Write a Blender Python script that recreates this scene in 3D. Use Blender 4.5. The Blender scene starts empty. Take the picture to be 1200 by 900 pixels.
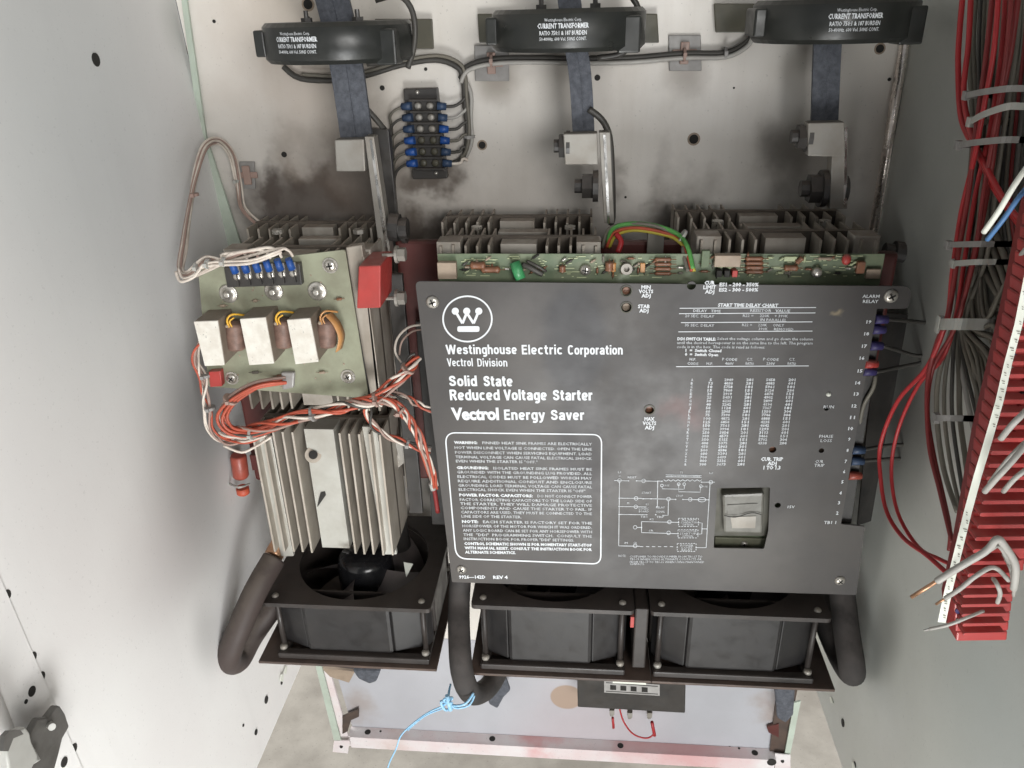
import bpy, math, random
random.seed(7)
S = bpy.context.scene
COL = S.collection
# ------------------------------------------------------------------ camera frame
F = 918.0
def _n(v):
    l = math.sqrt(sum(a*a for a in v)); return tuple(a/l for a in v)
def _cr(a, b): return (a[1]*b[2]-a[2]*b[1], a[2]*b[0]-a[0]*b[2], a[0]*b[1]-a[1]*b[0])
def _dt(a, b): return sum(x*y for x, y in zip(a, b))
AD = _n((85, -440, 918)); v0 = (50, 1930, 918); k0 = _dt(v0, AD)
AV = _n(tuple(v-k0*d for v, d in zip(v0, AD))); AH = _cr(AV, AD)
CAM = (0.0, -1.0, 1.2)
def ray(px, py):
    c = (px-600, py-450, F); return (_dt(c, AH), _dt(c, AD), -_dt(c, AV))
def hit(px, py, ax, val):
    r = ray(px, py); t = (val-CAM[ax])/r[ax]
    return tuple(CAM[i]+t*r[i] for i in range(3))
def W(px, py, Y): return hit(px, py, 1, Y)      # point on a plane parallel to the back panel
def WX(px, py, X): return hit(px, py, 0, X)     # point on a plane parallel to the side walls
def WZ(px, py, Z): return hit(px, py, 2, Z)

cam = bpy.data.cameras.new('camera'); co = bpy.data.objects.new('camera', cam); COL.objects.link(co)
from mathutils import Matrix, Vector
cx_ = (AH[0], AD[0], -AV[0]); cy_ = (-AH[1], -AD[1], AV[1]); cz_ = (-AH[2], -AD[2], AV[2])
co.matrix_world = Matrix(((cx_[0], cy_[0], cz_[0], CAM[0]), (cx_[1], cy_[1], cz_[1], CAM[1]), (cx_[2], cy_[2], cz_[2], CAM[2]), (0, 0, 0, 1)))
cam.sensor_width = 36; cam.lens = F/1200*36; cam.clip_start = 0.02; cam.clip_end = 100
S.camera = co

# ------------------------------------------------------------------ materials
def rgb(c): return (c[0], c[1], c[2], 1)
def mat(name, base, rough=0.5, metal=0.0, alt=None, nscale=30, namt=0.5, dust=0.0, dustcol=(.22, .19, .155),
        bump=0.0, bscale=200, blobs=None, coat=0.0, spec=0.5, speck=0.0, sss=0.0, transm=0.0, grad=None, streak=None):
    m = bpy.data.materials.new(name); m.use_nodes = True
    nt = m.node_tree; N = nt.nodes; L = nt.links
    b = N['Principled BSDF']
    geo = N.new('ShaderNodeNewGeometry')
    def noise(sc, det=5, src=None, ro=.6):
        n = N.new('ShaderNodeTexNoise'); n.inputs['Scale'].default_value = sc; n.inputs['Detail'].default_value = det
        n.inputs['Roughness'].default_value = ro
        L.new(src or geo.outputs['Position'], n.inputs['Vector']); return n
    def ramp(src, a, b_, lo=0., hi=1.):
        r = N.new('ShaderNodeMapRange'); r.inputs[1].default_value = a; r.inputs[2].default_value = b_
        r.inputs[3].default_value = lo; r.inputs[4].default_value = hi; r.interpolation_type = 'SMOOTHSTEP'
        L.new(src, r.inputs[0]); return r.outputs[0]
    def mix(fac, a, b_):
        x = N.new('ShaderNodeMix'); x.data_type = 'RGBA'
        if isinstance(fac, float): x.inputs[0].default_value = fac
        else: L.new(fac, x.inputs[0])
        for i, c in ((6, a), (7, b_)):
            if isinstance(c, tuple): x.inputs[i].default_value = rgb(c)
            else: L.new(c, x.inputs[i])
        return x.outputs[2]
    def mul(a, k):
        x = N.new('ShaderNodeMath'); x.operation = 'MULTIPLY'; L.new(a, x.inputs[0])
        if isinstance(k, (int, float)): x.inputs[1].default_value = k
        else: L.new(k, x.inputs[1])
        return x.outputs[0]
    alt = alt or tuple(c*.6 for c in base)
    n1 = noise(nscale)
    col = mix(ramp(n1.outputs[0], .5-.25, .5+.25, 0, namt), base, alt)
    if streak:   # (colour, strength) vertical dirty runs
        mp = N.new('ShaderNodeMapping'); mp.inputs['Scale'].default_value = (14, 14, 1.5)
        L.new(geo.outputs['Position'], mp.inputs[0])
        ns = noise(1.6, 4, mp.outputs[0])
        col = mix(ramp(ns.outputs[0], .5, .72, 0, streak[1]), col, streak[0])
    if speck:
        n3 = noise(260, 2); col = mix(ramp(n3.outputs[0], .66, .72, 0, speck), col, tuple(c*.25 for c in base))
    if blobs:
        nd = noise(16, 4)
        off = N.new('ShaderNodeVectorMath'); off.operation = 'SCALE'; off.inputs[3].default_value = .10
        L.new(nd.outputs[1], off.inputs[0])
        sh = N.new('ShaderNodeVectorMath'); sh.operation = 'SUBTRACT'; L.new(off.outputs[0], sh.inputs[0]); sh.inputs[1].default_value = (.05, .05, .05)
        ps = N.new('ShaderNodeVectorMath'); ps.operation = 'ADD'; L.new(geo.outputs['Position'], ps.inputs[0]); L.new(sh.outputs[0], ps.inputs[1])
        for (p, rad, st, c, sc) in blobs:
            mp = N.new('ShaderNodeMapping'); mp.vector_type = 'TEXTURE'
            mp.inputs['Location'].default_value = p; mp.inputs['Scale'].default_value = (rad*sc[0], rad*sc[1], rad*sc[2])
            L.new((ps if sc[3] else geo).outputs[0], mp.inputs[0])
            ln = N.new('ShaderNodeVectorMath'); ln.operation = 'LENGTH'; L.new(mp.outputs[0], ln.inputs[0])
            col = mix(ramp(ln.outputs['Value'], sc[4] if len(sc) > 4 else .1, 1.0, st, 0), col, c)
    if dust:
        sx = N.new('ShaderNodeSeparateXYZ'); L.new(geo.outputs['Normal'], sx.inputs[0])
        n2 = noise(55, 5)
        f = mul(ramp(sx.outputs[2], .2, .9, 0.12, 1.), ramp(n2.outputs[0], .25, .6, .35, 1))
        col = mix(mul(f, dust), col, dustcol)
    L.new(col, b.inputs['Base Color'])
    nr = noise(nscale*1.7)
    L.new(ramp(nr.outputs[0], .25, .75, max(.03, rough-.1), min(1, rough+.15)), b.inputs['Roughness'])
    b.inputs['Metallic'].default_value = metal
    b.inputs['Specular IOR Level'].default_value = spec
    b.inputs['Coat Weight'].default_value = coat
    if transm: b.inputs['Transmission Weight'].default_value = transm
    if sss:
        b.inputs['Subsurface Weight'].default_value = sss; b.inputs['Subsurface Scale'].default_value = .004
    if bump:
        nb = noise(bscale, 4); bp = N.new('ShaderNodeBump'); bp.inputs['Strength'].default_value = bump; bp.inputs['Distance'].default_value = .001
        L.new(nb.outputs[0], bp.inputs['Height']); L.new(bp.outputs[0], b.inputs['Normal'])
    return m

soot = (.055, .04, .03); rust = (.26, .17, .11); iso = (1, 1, 1, 1); isb = (1, 1, 1, 0)
def bl(px, py, r, st, c=soot, sc=iso, Y=0): return (W(px, py, Y), r, st, c, sc)
MT = {}
MT['back'] = mat('cream_enamel', (.74, .71, .665), .38, alt=(.64, .60, .545), nscale=5, namt=.7, bump=.14, bscale=200, speck=.3, streak=((.52, .47, .41), .22),
    blobs=[bl(355, 240, .10, .9, sc=(1.3, 1, .75, 1, .3)), bl(350, 212, .030, .97, sc=(.8, 1, 1.6, 1)), bl(316, 228, .030, .97, sc=(.7, 1, 1.8, 1, .3)), bl(380, 220, .030, .95, sc=(.8, 1, 1.7, 1)), bl(340, 175, .05, .45, (.2, .15, .11)), bl(425, 205, .09, .75, (.12, .09, .07), sc=(1, 1, 1.2, 1, .3)), bl(395, 120, .14, .25, rust),
           bl(487, 270, .045, .95, sc=(1, 1, 1, 1, .35)), bl(505, 218, .048, .9, sc=(1, 1, .55, 1, .3)), bl(527, 275, .035, .8), bl(582, 92, .038, .75, (.24, .20, .16), isb), bl(805, 84, .036, .7, (.24, .20, .17), isb), bl(502, 165, .06, .4, (.25, .2, .16), isb), bl(705, 215, .035, .6, (.15, .12, .1)), bl(785, 262, .05, .8), bl(475, 180, .10, .35, (.2, .16, .12)), bl(530, 270, .10, .45, (.2, .16, .13)), bl(620, 240, .12, .35, (.25, .21, .18)),
           bl(585, 80, .05, .45, (.3, .27, .23)), bl(800, 85, .045, .45, (.3, .27, .23)), bl(700, 70, .10, .25, (.3, .25, .2)), bl(930, 170, .06, .55, (.12, .09, .07)), bl(960, 215, .07, .45, (.15, .12, .1)), bl(800, 250, .07, .5, (.12, .10, .08)),
           bl(330, 40, .16, .25, (.45, .30, .22)), bl(380, 10, .2, .25, (.32, .29, .22)), bl(780, 200, .03, .25, (.3, .27, .25), (.6, 1, 3, 1)), bl(700, 270, .09, .4, (.1, .08, .07)), bl(330, 300, .3, .35, (.12, .10, .09))])
MT['lower'] = mat('shade_tinted_enamel', (.44, .445, .475), .5, alt=(.37, .37, .395), nscale=9, namt=.6, speck=.15, bump=.1,  # blue-grey puts the shade on the lower sheet into its colour
    blobs=[(W(664, 817, 0), .030, .8, (.34, .24, .15), (1, 3, 1, 0, .88)), bl(420, 830, .06, .4, rust), bl(905, 830, .05, .5, rust), bl(690, 860, .2, .2, (.5, .3, .3))])
MT['lip'] = mat('overspray_enamel', (.72, .70, .70), .4, alt=(.66, .50, .50), nscale=14, namt=.7, speck=.3,
    blobs=[(W(630, 860, 0), .05, .7, (.62, .22, .22), (1.5, 1, 1, 1)), (W(800, 868, 0), .1, .7, (.62, .25, .25), (1.5, 1, 1, 1)), (W(460, 862, 0), .05, .5, (.5, .32, .25), iso), (W(740, 868, 0), .04, .5, (.6, .3, .3), iso)])
isw = (1, 1, 1, 0)
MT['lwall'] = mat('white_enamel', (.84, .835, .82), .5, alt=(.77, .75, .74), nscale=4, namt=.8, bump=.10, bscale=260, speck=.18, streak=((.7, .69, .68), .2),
    blobs=[(WX(150, 380, -.46), .30, .35, (.42, .43, .43), isw), (WX(100, 60, -.46), .35, .45, (.36, .39, .40), isw), (WX(230, 560, -.46), .14, .62, (.16, .155, .15), (1, 1, 1.6, 0)),  # broad grey blobs paint the light's fall-off up the wall
           (WX(250, 470, -.46), .13, .65, (.15, .15, .15), isw), (WX(200, 640, -.46), .14, .35, (.35, .31, .31), isw), (WX(238, 745, -.46), .05, .35, (.2, .2, .2), (1, 1, 1.5, 0)),  # dark blobs by the module and cable loop are painted shade
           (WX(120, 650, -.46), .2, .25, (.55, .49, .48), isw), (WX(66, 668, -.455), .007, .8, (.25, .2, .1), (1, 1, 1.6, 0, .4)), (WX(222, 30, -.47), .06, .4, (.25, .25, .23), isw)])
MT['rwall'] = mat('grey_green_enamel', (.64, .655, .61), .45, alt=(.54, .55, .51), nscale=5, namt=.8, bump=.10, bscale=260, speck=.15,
    blobs=[(WX(1060, 480, .362), .14, .75, (.06, .055, .05), (1, 1, 1.3, 0)), (WX(1100, 200, .362), .22, .55, (.19, .19, .18), (1, 1, 1.6, 0)), (WX(1035, 740, .362), .06, .5, (.12, .12, .11), (1, 1, 1.4, 0)), (WX(1180, 820, .362), .2, .5, (.5, .56, .55), isw)])  # dark blobs beside the cover plate and above paint shade on the wall
MT['floor'] = mat('concrete', (.50, .47, .42), .85, alt=(.33, .305, .27), nscale=11, namt=.9, bump=.6, bscale=120, speck=.4, spec=.2)
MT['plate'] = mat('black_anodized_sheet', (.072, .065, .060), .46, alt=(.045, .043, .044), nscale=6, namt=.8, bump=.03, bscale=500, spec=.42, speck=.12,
    blobs=[(W(672, 400, -.22), .047, .75, (.040, .040, .044), (.9, 1, 1.7, 0, .6)), (W(680, 520, -.22), .045, .6, (.045, .043, .046), (.8, 1, 2.0, 0, .5)), (W(600, 380, -.22), .06, .4, (.13, .12, .115), iso),  # dark central blobs paint a reflection into the sheet colour
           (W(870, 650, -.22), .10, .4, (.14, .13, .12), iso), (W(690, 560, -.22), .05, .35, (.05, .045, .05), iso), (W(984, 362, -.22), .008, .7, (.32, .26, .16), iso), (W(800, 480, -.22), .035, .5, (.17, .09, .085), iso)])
MT['print'] = mat('white_ink', (.72, .75, .78), .6, alt=(.58, .60, .62), nscale=60, namt=.6)
MT['printdim'] = mat('worn_white_ink', (.62, .65, .68), .6, alt=(.36, .37, .38), nscale=90, namt=.9)
MT['alu'] = mat('dusty_aluminium', (.52, .48, .42), .5, .4, alt=(.38, .34, .285), nscale=22, namt=.9, dust=.9, dustcol=(.29, .235, .19), streak=((.24, .19, .14), .5), bump=.1)
MT['alu2'] = mat('bare_aluminium', (.50, .475, .43), .5, .35, alt=(.33, .29, .245), nscale=26, namt=.9, dust=.9, dustcol=(.27, .22, .18), streak=((.22, .18, .14), .6), bump=.1)
MT['aluface'] = mat('flat_dull_aluminium', (.50, .50, .46), .5, .35, alt=(.36, .34, .30), nscale=20, namt=.8, dust=.4, bump=.1,
    blobs=[(W(412, 640, -.2), .022, .85, (.10, .075, .055), iso)])
MT['bar'] = mat('tinned_busbar', (.33, .32, .295), .5, .35, alt=(.24, .215, .185), nscale=25, namt=.9, dust=.7)
MT['web'] = mat('dark_brown_web', (.12, .10, .082), .7, alt=(.05, .042, .035), nscale=25, namt=.9, dust=.8, dustcol=(.20, .165, .135), spec=.3)  # web coloured much darker than the fins around it
MT['edge'] = mat('bright_edge', (.85, .84, .82), .22, 1.0, nscale=30, namt=.2)
MT['copperedge'] = mat('bright_trim', (.95, .88, .83), .25, .9, alt=(.8, .68, .6), nscale=40, namt=.6)
MT['blk'] = mat('black_phenolic', (.022, .022, .022), .4, alt=(.05, .045, .04), nscale=30, namt=.6, dust=.55, dustcol=(.16, .13, .11))
MT['ct'] = mat('moulded_black_plastic', (.014, .016, .016), .36, alt=(.028, .03, .026), nscale=20, namt=.6, dust=.35, dustcol=(.10, .09, .07))
MT['olive'] = mat('olive_bracket', (.045, .045, .032), .5, alt=(.09, .08, .05), nscale=20, namt=.7, dust=.5)
MT['fan'] = mat('grimy_fan_casting', (.018, .016, .015), .42, alt=(.05, .04, .036), nscale=14, namt=.8, dust=.7, dustcol=(.046, .036, .031), bump=.15, speck=.1)
MT['fangrey'] = mat('fan_housing_grey', (.012, .012, .013), .4, alt=(.016, .015, .015), nscale=22, namt=1.0, dust=.3, dustcol=(.12, .10, .09))
MT['rustedge'] = mat('rusty_tray', (.05, .037, .032), .5, alt=(.12, .075, .055), nscale=30, namt=.7, dust=.5, dustcol=(.12, .09, .075))
MT['hub'] = mat('glossy_black', (.010, .010, .012), .15, alt=(.02, .02, .02), nscale=20, namt=.4)
MT['blade'] = mat('dusty_blade', (.10, .085, .08), .45, alt=(.05, .04, .04), nscale=20, namt=.7)
MT['foam'] = mat('rubber_sleeve', (.026, .025, .025), .75, alt=(.055, .048, .045), nscale=16, namt=.7, bump=.3, bscale=600, dust=.35, dustcol=(.15, .13, .12), spec=.3)
MT['foamred'] = mat('reddish_rubber_sleeve', (.052, .038, .035), .6, alt=(.04, .032, .03), nscale=12, namt=.8, bump=.2, dust=.3, spec=.3)
MT['braid'] = mat('blue_grey_braid', (.125, .135, .16), .6, .2, alt=(.06, .065, .078), nscale=150, namt=.9, bump=1.0, bscale=1100, streak=((.06, .065, .075), .6))
MT['pcb'] = mat('green_board', (.10, .14, .08), .5, alt=(.18, .20, .125), nscale=35, namt=.8, speck=.3)
MT['card'] = mat('pale_green_board', (.30, .315, .225), .5, alt=(.19, .185, .13), nscale=26, namt=.9, speck=.15, dust=.2,
    blobs=[bl(325, 345, .02, .35, (.2, .17, .12), iso, -.22)])
MT['trace'] = mat('solder_pads', (.45, .50, .30), .4, nscale=60, namt=.5)
MT['xface'] = mat('cream_laminate', (.72, .70, .64), .6, alt=(.46, .40, .33), nscale=90, namt=.5, speck=.5)
MT['xside'] = mat('brown_grey_laminate', (.25, .205, .165), .6, alt=(.15, .115, .085), nscale=40, namt=.7, dust=.4)
MT['coil'] = mat('copper_coil', (.26, .16, .125), .5, alt=(.12, .075, .06), nscale=120, namt=.8)
MT['tape'] = mat('amber_tape', (.50, .25, .09), .35, alt=(.33, .15, .05), nscale=40, namt=.5)
MT['yellow'] = mat('yellow_lead', (.75, .42, .04), .4)
MT['screw'] = mat('zinc_screw', (.62, .60, .56), .3, .7, alt=(.4, .36, .3), nscale=120, namt=.7)
MT['slot'] = mat('dark_recess', (.02, .018, .016), .8, nscale=50)
MT['blue'] = mat('blue_spade_sleeve', (.015, .08, .32), .45, alt=(.01, .04, .16), nscale=80, namt=.6)
MT['bluedull'] = mat('dusty_blue_sleeve', (.035, .065, .13), .5, alt=(.02, .035, .07), nscale=80, namt=.7)
MT['purple'] = mat('violet_spade_sleeve', (.045, .035, .14), .5, alt=(.025, .02, .06), nscale=80)
MT['red'] = mat('red_polyester', (.42, .035, .03), .5, alt=(.30, .03, .025), nscale=40, namt=.8, dust=.85, dustcol=(.30, .12, .10))
MT['darkred'] = mat('dark_red_board', (.11, .018, .014), .5, alt=(.05, .01, .01), nscale=20, namt=.7, dust=.3)
MT['redblock'] = mat('red_terminal_plastic', (.44, .034, .032), .4, alt=(.30, .03, .03), nscale=30, namt=.9, spec=.5, dust=.5, dustcol=(.42, .2, .18))
MT['redwire'] = mat('red_insulation', (.40, .022, .025), .4, alt=(.33, .02, .025), nscale=14, namt=.7)
MT['dredwire'] = mat('deep_red_insulation', (.21, .02, .02), .45, alt=(.18, .02, .02), nscale=14, namt=.7)
MT['greywire'] = mat('grey_brown_insulation', (.17, .155, .125), .55, alt=(.09, .085, .07), nscale=14, namt=.7)
MT['dkwire'] = mat('charcoal_insulation', (.045, .042, .038), .5, alt=(.075, .07, .06), nscale=20, namt=.7)
MT['ltgrey'] = mat('pale_grey_insulation', (.42, .41, .38), .5, alt=(.28, .26, .24), nscale=25, namt=.7)
MT['white'] = mat('off_white_insulation', (.76, .70, .62), .5, alt=(.42, .34, .29), nscale=40, namt=.8)
MT['pink'] = mat('dirty_pink_insulation', (.34, .24, .20), .5, alt=(.30, .2, .17), nscale=40, namt=.8)
MT['orange'] = mat('orange_insulation', (.50, .09, .045), .5, alt=(.24, .055, .035), nscale=30, namt=.7)
MT['copper'] = mat('bare_copper', (.62, .36, .22), .35, .8, nscale=80)
MT['tie'] = mat('nylon_tie', (.40, .40, .37), .45, alt=(.36, .35, .33), nscale=60, sss=.1)
MT['clear'] = mat('smoky_tie_mount', (.30, .29, .28), .4, alt=(.2, .19, .18), nscale=60, namt=.7)
MT['bluewire'] = mat('blue_insulation', (.09, .22, .45), .45, nscale=20)
MT['string'] = mat('blue_string', (.16, .42, .66), .6, alt=(.45, .6, .7), nscale=300, namt=.7)
MT['green'] = mat('green_insulation', (.10, .34, .08), .45, nscale=40)
MT['greencyl'] = mat('green_resistor_body', (.05, .26, .10), .35, nscale=40)
MT['yelwire'] = mat('yellow_insulation', (.5, .42, .06), .45, nscale=40)
MT['brown'] = mat('brown_component', (.16, .075, .045), .4, alt=(.3, .12, .05), nscale=150)
MT['tan'] = mat('tan_component', (.36, .28, .21), .5, nscale=80)
MT['marker'] = mat('white_marker_strip', (.76, .78, .70), .5, alt=(.66, .68, .6), nscale=40, namt=.5)
MT['relay'] = mat('scuffed_clear_cover', (.17, .165, .145), .4, alt=(.10, .095, .08), nscale=60, namt=.9, coat=.5)
MT['silver'] = mat('silver_label', (.42, .41, .40), .4, .3, alt=(.28, .27, .26), nscale=60)
MT['latch'] = mat('zinc_latch', (.17, .165, .155), .4, .5, alt=(.10, .095, .085), nscale=50, namt=.8)
MT['latchlight'] = mat('pale_latch_plate', (.55, .55, .52), .4, .4, alt=(.4, .4, .37), nscale=40)
MT['greenseal'] = mat('green_tinted_edge', (.47, .54, .46), .45, alt=(.38, .42, .36), nscale=30, namt=.7)
MT['cap'] = mat('orange_red_capacitor', (.34, .07, .045), .4, alt=(.2, .045, .03), nscale=50, namt=.7)

# ------------------------------------------------------------------ shapes: each returns (verts, faces)
def box(x0, x1, y0, y1, z0, z1):
    v = [(x, y, z) for z in (z0, z1) for y in (y0, y1) for x in (x0, x1)]
    return v, [(0, 2, 3, 1), (4, 5, 7, 6), (0, 1, 5, 4), (2, 6, 7, 3), (0, 4, 6, 2), (1, 3, 7, 5)]
def add(a, b): return (a[0]+b[0], a[1]+b[1], a[2]+b[2])
def sub(a, b): return (a[0]-b[0], a[1]-b[1], a[2]-b[2])
def sc(a, k): return (a[0]*k, a[1]*k, a[2]*k)
def prism(pts, off):
    n = len(pts); v = list(pts)+[add(p, off) for p in pts]
    f = [tuple(range(n-1, -1, -1)), tuple(range(n, 2*n))]+[(i, (i+1) % n, n+(i+1) % n, n+i) for i in range(n)]
    return v, f
def frame(d):
    d = Vector(d).normalized(); a = Vector((0, 0, 1)) if abs(d.z) < .9 else Vector((1, 0, 0))
    u = d.cross(a).normalized(); return d, u, d.cross(u).normalized()
def cyl(a, b, r, n=16, r2=None):
    r2 = r if r2 is None else r2
    d, u, w = frame(sub(b, a)); v = []
    for c, rr in ((a, r), (b, r2)):
        for i in range(n):
            t = 2*math.pi*i/n; v.append(tuple(Vector(c)+(u*math.cos(t)+w*math.sin(t))*rr))
    return v, [tuple(range(n)), tuple(range(2*n-1, n-1, -1))]+[(i, n+i, n+(i+1) % n, (i+1) % n) for i in range(n)]
def lathe(c, axis, prof, n=24, caps=True):
    """prof: list of (radius, height along axis)"""
    d, u, w = frame(axis); v = []; f = []
    for (r, h) in prof:
        for i in range(n):
            t = 2*math.pi*i/n; v.append(tuple(Vector(c)+d*h+(u*math.cos(t)+w*math.sin(t))*max(r, 1e-5)))
    for j in range(len(prof)-1):
        for i in range(n):
            f.append((j*n+i, j*n+(i+1) % n, (j+1)*n+(i+1) % n, (j+1)*n+i))
    if caps: f.append(tuple(range(n-1, -1, -1))); f.append(tuple(range((len(prof)-1)*n, len(prof)*n)))
    return v, f
def ball(c, r, s=(1, 1, 1), n=10):
    v = []; f = []
    for j in range(n+1):
        ph = math.pi*j/n
        for i in range(n*2):
            t = math.pi*i/n; v.append((c[0]+r*s[0]*math.sin(ph)*math.cos(t), c[1]+r*s[1]*math.sin(ph)*math.sin(t), c[2]+r*s[2]*math.cos(ph)))
    m = 2*n
    for j in range(n):
        for i in range(m): f.append((j*m+i, (j+1)*m+i, (j+1)*m+(i+1) % m, j*m+(i+1) % m))
    return v, f
def smooth_path(p, k=5):
    if len(p) < 3: return [tuple(q) for q in p]
    P = [p[0]]+list(p)+[p[-1]]; out = []
    for i in range(1, len(P)-2):
        a, b, c, d = (Vector(P[i+j]) for j in (-1, 0, 1, 2))
        for s in range(k):
            t = s/k
            out.append(tuple(.5*((2*b)+(c-a)*t+(2*a-5*b+4*c-d)*t*t+(3*b-a-3*c+d)*t*t*t)))
    out.append(tuple(p[-1])); return out
def frames(path):
    P = [Vector(q) for q in path]; n = len(P); T = []
    for i in range(n):
        T.append(((P[min(i+1, n-1)]-P[max(i-1, 0)])).normalized())
    d, u, w = frame(T[0]); U = [u]
    for i in range(1, n):
        u = U[-1]-T[i]*U[-1].dot(T[i]); u.normalize(); U.append(u)
    return P, T, U
def tube(pts, r, n=7, k=5, flat=None, r2=None):
    P, T, U = frames(smooth_path(pts, k)); v = []; f = []; m = len(P)
    for i in range(m):
        w = T[i].cross(U[i]); rr = r if r2 is None else r+(r2-r)*i/(m-1)
        for j in range(n):
            t = 2*math.pi*j/n; v.append(tuple(P[i]+(U[i]*math.cos(t)+w*math.sin(t))*rr))
    for i in range(m-1):
        for j in range(n): f.append((i*n+j, i*n+(j+1) % n, (i+1)*n+(j+1) % n, (i+1)*n+j))
    f.append(tuple(range(n-1, -1, -1))); f.append(tuple(range((m-1)*n, m*n)))
    return v, f
def strands(pts, n, R, twist=2.0, wob=.9, k=5):
    """n wandering strands around one centre line; returns point lists"""
    P, T, U = frames(smooth_path(pts, k)); out = []
    for s in range(n):
        ph = 2*math.pi*s/n+random.random(); rr = R*random.uniform(.5, 1.35); q = []; w1 = random.uniform(1, 3); w2 = random.random()*6
        for i in range(len(P)):
            t = i/(len(P)-1); a = ph+twist*2*math.pi*t+wob*math.sin(w1*6*t+w2)
            w = T[i].cross(U[i]); q.append(tuple(P[i]+(U[i]*math.cos(a)+w*math.sin(a))*rr))
        out.append(q)
    return out
def strip(pts, width_dir, wd, th_dir, th):
    """flat strap along a path with constant width/thickness axes"""
    P = smooth_path(pts, 4); v = []; f = []; wv = Vector(width_dir).normalized()*wd/2; tv = Vector(th_dir).normalized()*th/2
    for p in P:
        p = Vector(p)
        for a, b in ((-1, -1), (1, -1), (1, 1), (-1, 1)): v.append(tuple(p+wv*a+tv*b))
    for i in range(len(P)-1):
        for j in range(4): f.append((i*4+j, i*4+(j+1) % 4, (i+1)*4+(j+1) % 4, (i+1)*4+j))
    f.append((3, 2, 1, 0)); m = 4*(len(P)-1); f.append((m, m+1, m+2, m+3)); return v, f
def join(gs):
    v = []; f = []
    for g in gs:
        o = len(v); v += list(g[0]); f += [tuple(i+o for i in q) for q in g[1]]
    return v, f
def fillet(poly, rads, n=5):
    out = []; m = len(poly)
    for i, p in enumerate(poly):
        r = rads[i] if isinstance(rads, (list, tuple)) else rads
        a = Vector(poly[i-1]); p = Vector(p); b = Vector(poly[(i+1) % m])
        if r <= 0: out.append(tuple(p)); continue
        A = p+(a-p).normalized()*r; B = p+(b-p).normalized()*r
        for j in range(n+1):
            t = j/n; out.append(tuple(A*(1-t)**2+p*2*t*(1-t)+B*t*t))
    return out
def sheet(outer, holes, th):
    """flat sheet with holes: 2-D loops -> (verts2d+depth, faces), depth runs 0..th"""
    cu = bpy.data.curves.new('tmp', 'CURVE'); cu.dimensions = '2D'; cu.fill_mode = 'BOTH'; cu.extrude = th/2
    for lp in [outer]+holes:
        sp = cu.splines.new('POLY'); sp.points.add(len(lp)-1); sp.use_cyclic_u = True
        for q, pt in zip(lp, sp.points): pt.co = (q[0], q[1], 0, 1)
    o = bpy.data.objects.new('tmp', cu); COL.objects.link(o)
    me = o.to_mesh(); v = [(q.co.x, q.co.y, q.co.z+th/2) for q in me.vertices]; f = [tuple(p.vertices) for p in me.polygons]
    o.to_mesh_clear(); bpy.data.objects.remove(o); bpy.data.curves.remove(cu)
    return v, f
def circle(c, r, n=20, r2=None): return [(c[0]+r*math.cos(2*math.pi*i/n), c[1]+(r2 or r)*math.sin(2*math.pi*i/n)) for i in range(n)]

# ------------------------------------------------------------------ objects
WL = {}
def thing(name, label, cat, loc, group=None):
    o = bpy.data.objects.new(name, None); COL.objects.link(o); o.empty_display_size = .02
    o.location = loc; WL[o] = tuple(loc); o['label'] = label; o['category'] = cat
    if group: o['group'] = group
    return o
SPLIT = {'screw', 'screw_hole', 'bright_slot', 'lug', 'lug_hole', 'lip_hole', 'panel_hole', 'hole_rim', 'clamp_nut', 'top_land', 'side_lug', 'mounting_foot', 'pin', 'bar', 'tray_rim', 'housing_side',
         'mounting_screw', 'wire_link', 'red_boot', 'loop', 'yellow_lead', 'corner_face', 'solder_joint', 'barrier_row', 'stud_pair', 'rear_panel'}
def part(name, gs, m, parent=None, smooth=False, bevel=0, label=None, fix=True):
    if isinstance(gs, tuple): gs = [gs]
    if name in SPLIT and len(gs) > 1 and parent is not None:
        for g_ in gs: o = part(name, [g_], m, parent, smooth, bevel, label, fix)
        return o
    v, f = join(gs)
    if parent is not None: org = WL[parent]
    else:
        xs, ys, zs = zip(*v); org = ((min(xs)+max(xs))/2, (min(ys)+max(ys))/2, min(zs))
    me = bpy.data.meshes.new(name); me.from_pydata([sub(p, org) for p in v], [], f)
    import bmesh
    if fix:
        b = bmesh.new(); b.from_mesh(me); bmesh.ops.recalc_face_normals(b, faces=b.faces); b.to_mesh(me); b.free()
    me.materials.append(MT[m])
    o = bpy.data.objects.new(name, me); COL.objects.link(o)
    if parent is not None: o.parent = parent
    else: o.location = org
    WL[o] = org
    if smooth:
        for p in me.polygons: p.use_smooth = len(p.vertices) <= 4
    if bevel:
        md = o.modifiers.new('b', 'BEVEL'); md.width = bevel; md.segments = 2; md.limit_method = 'ANGLE'
    if label: o['label'] = label
    return o
def tag(o, label, cat, group=None):
    o['label'] = label; o['category'] = cat
    if group: o['group'] = group
    return o

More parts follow.
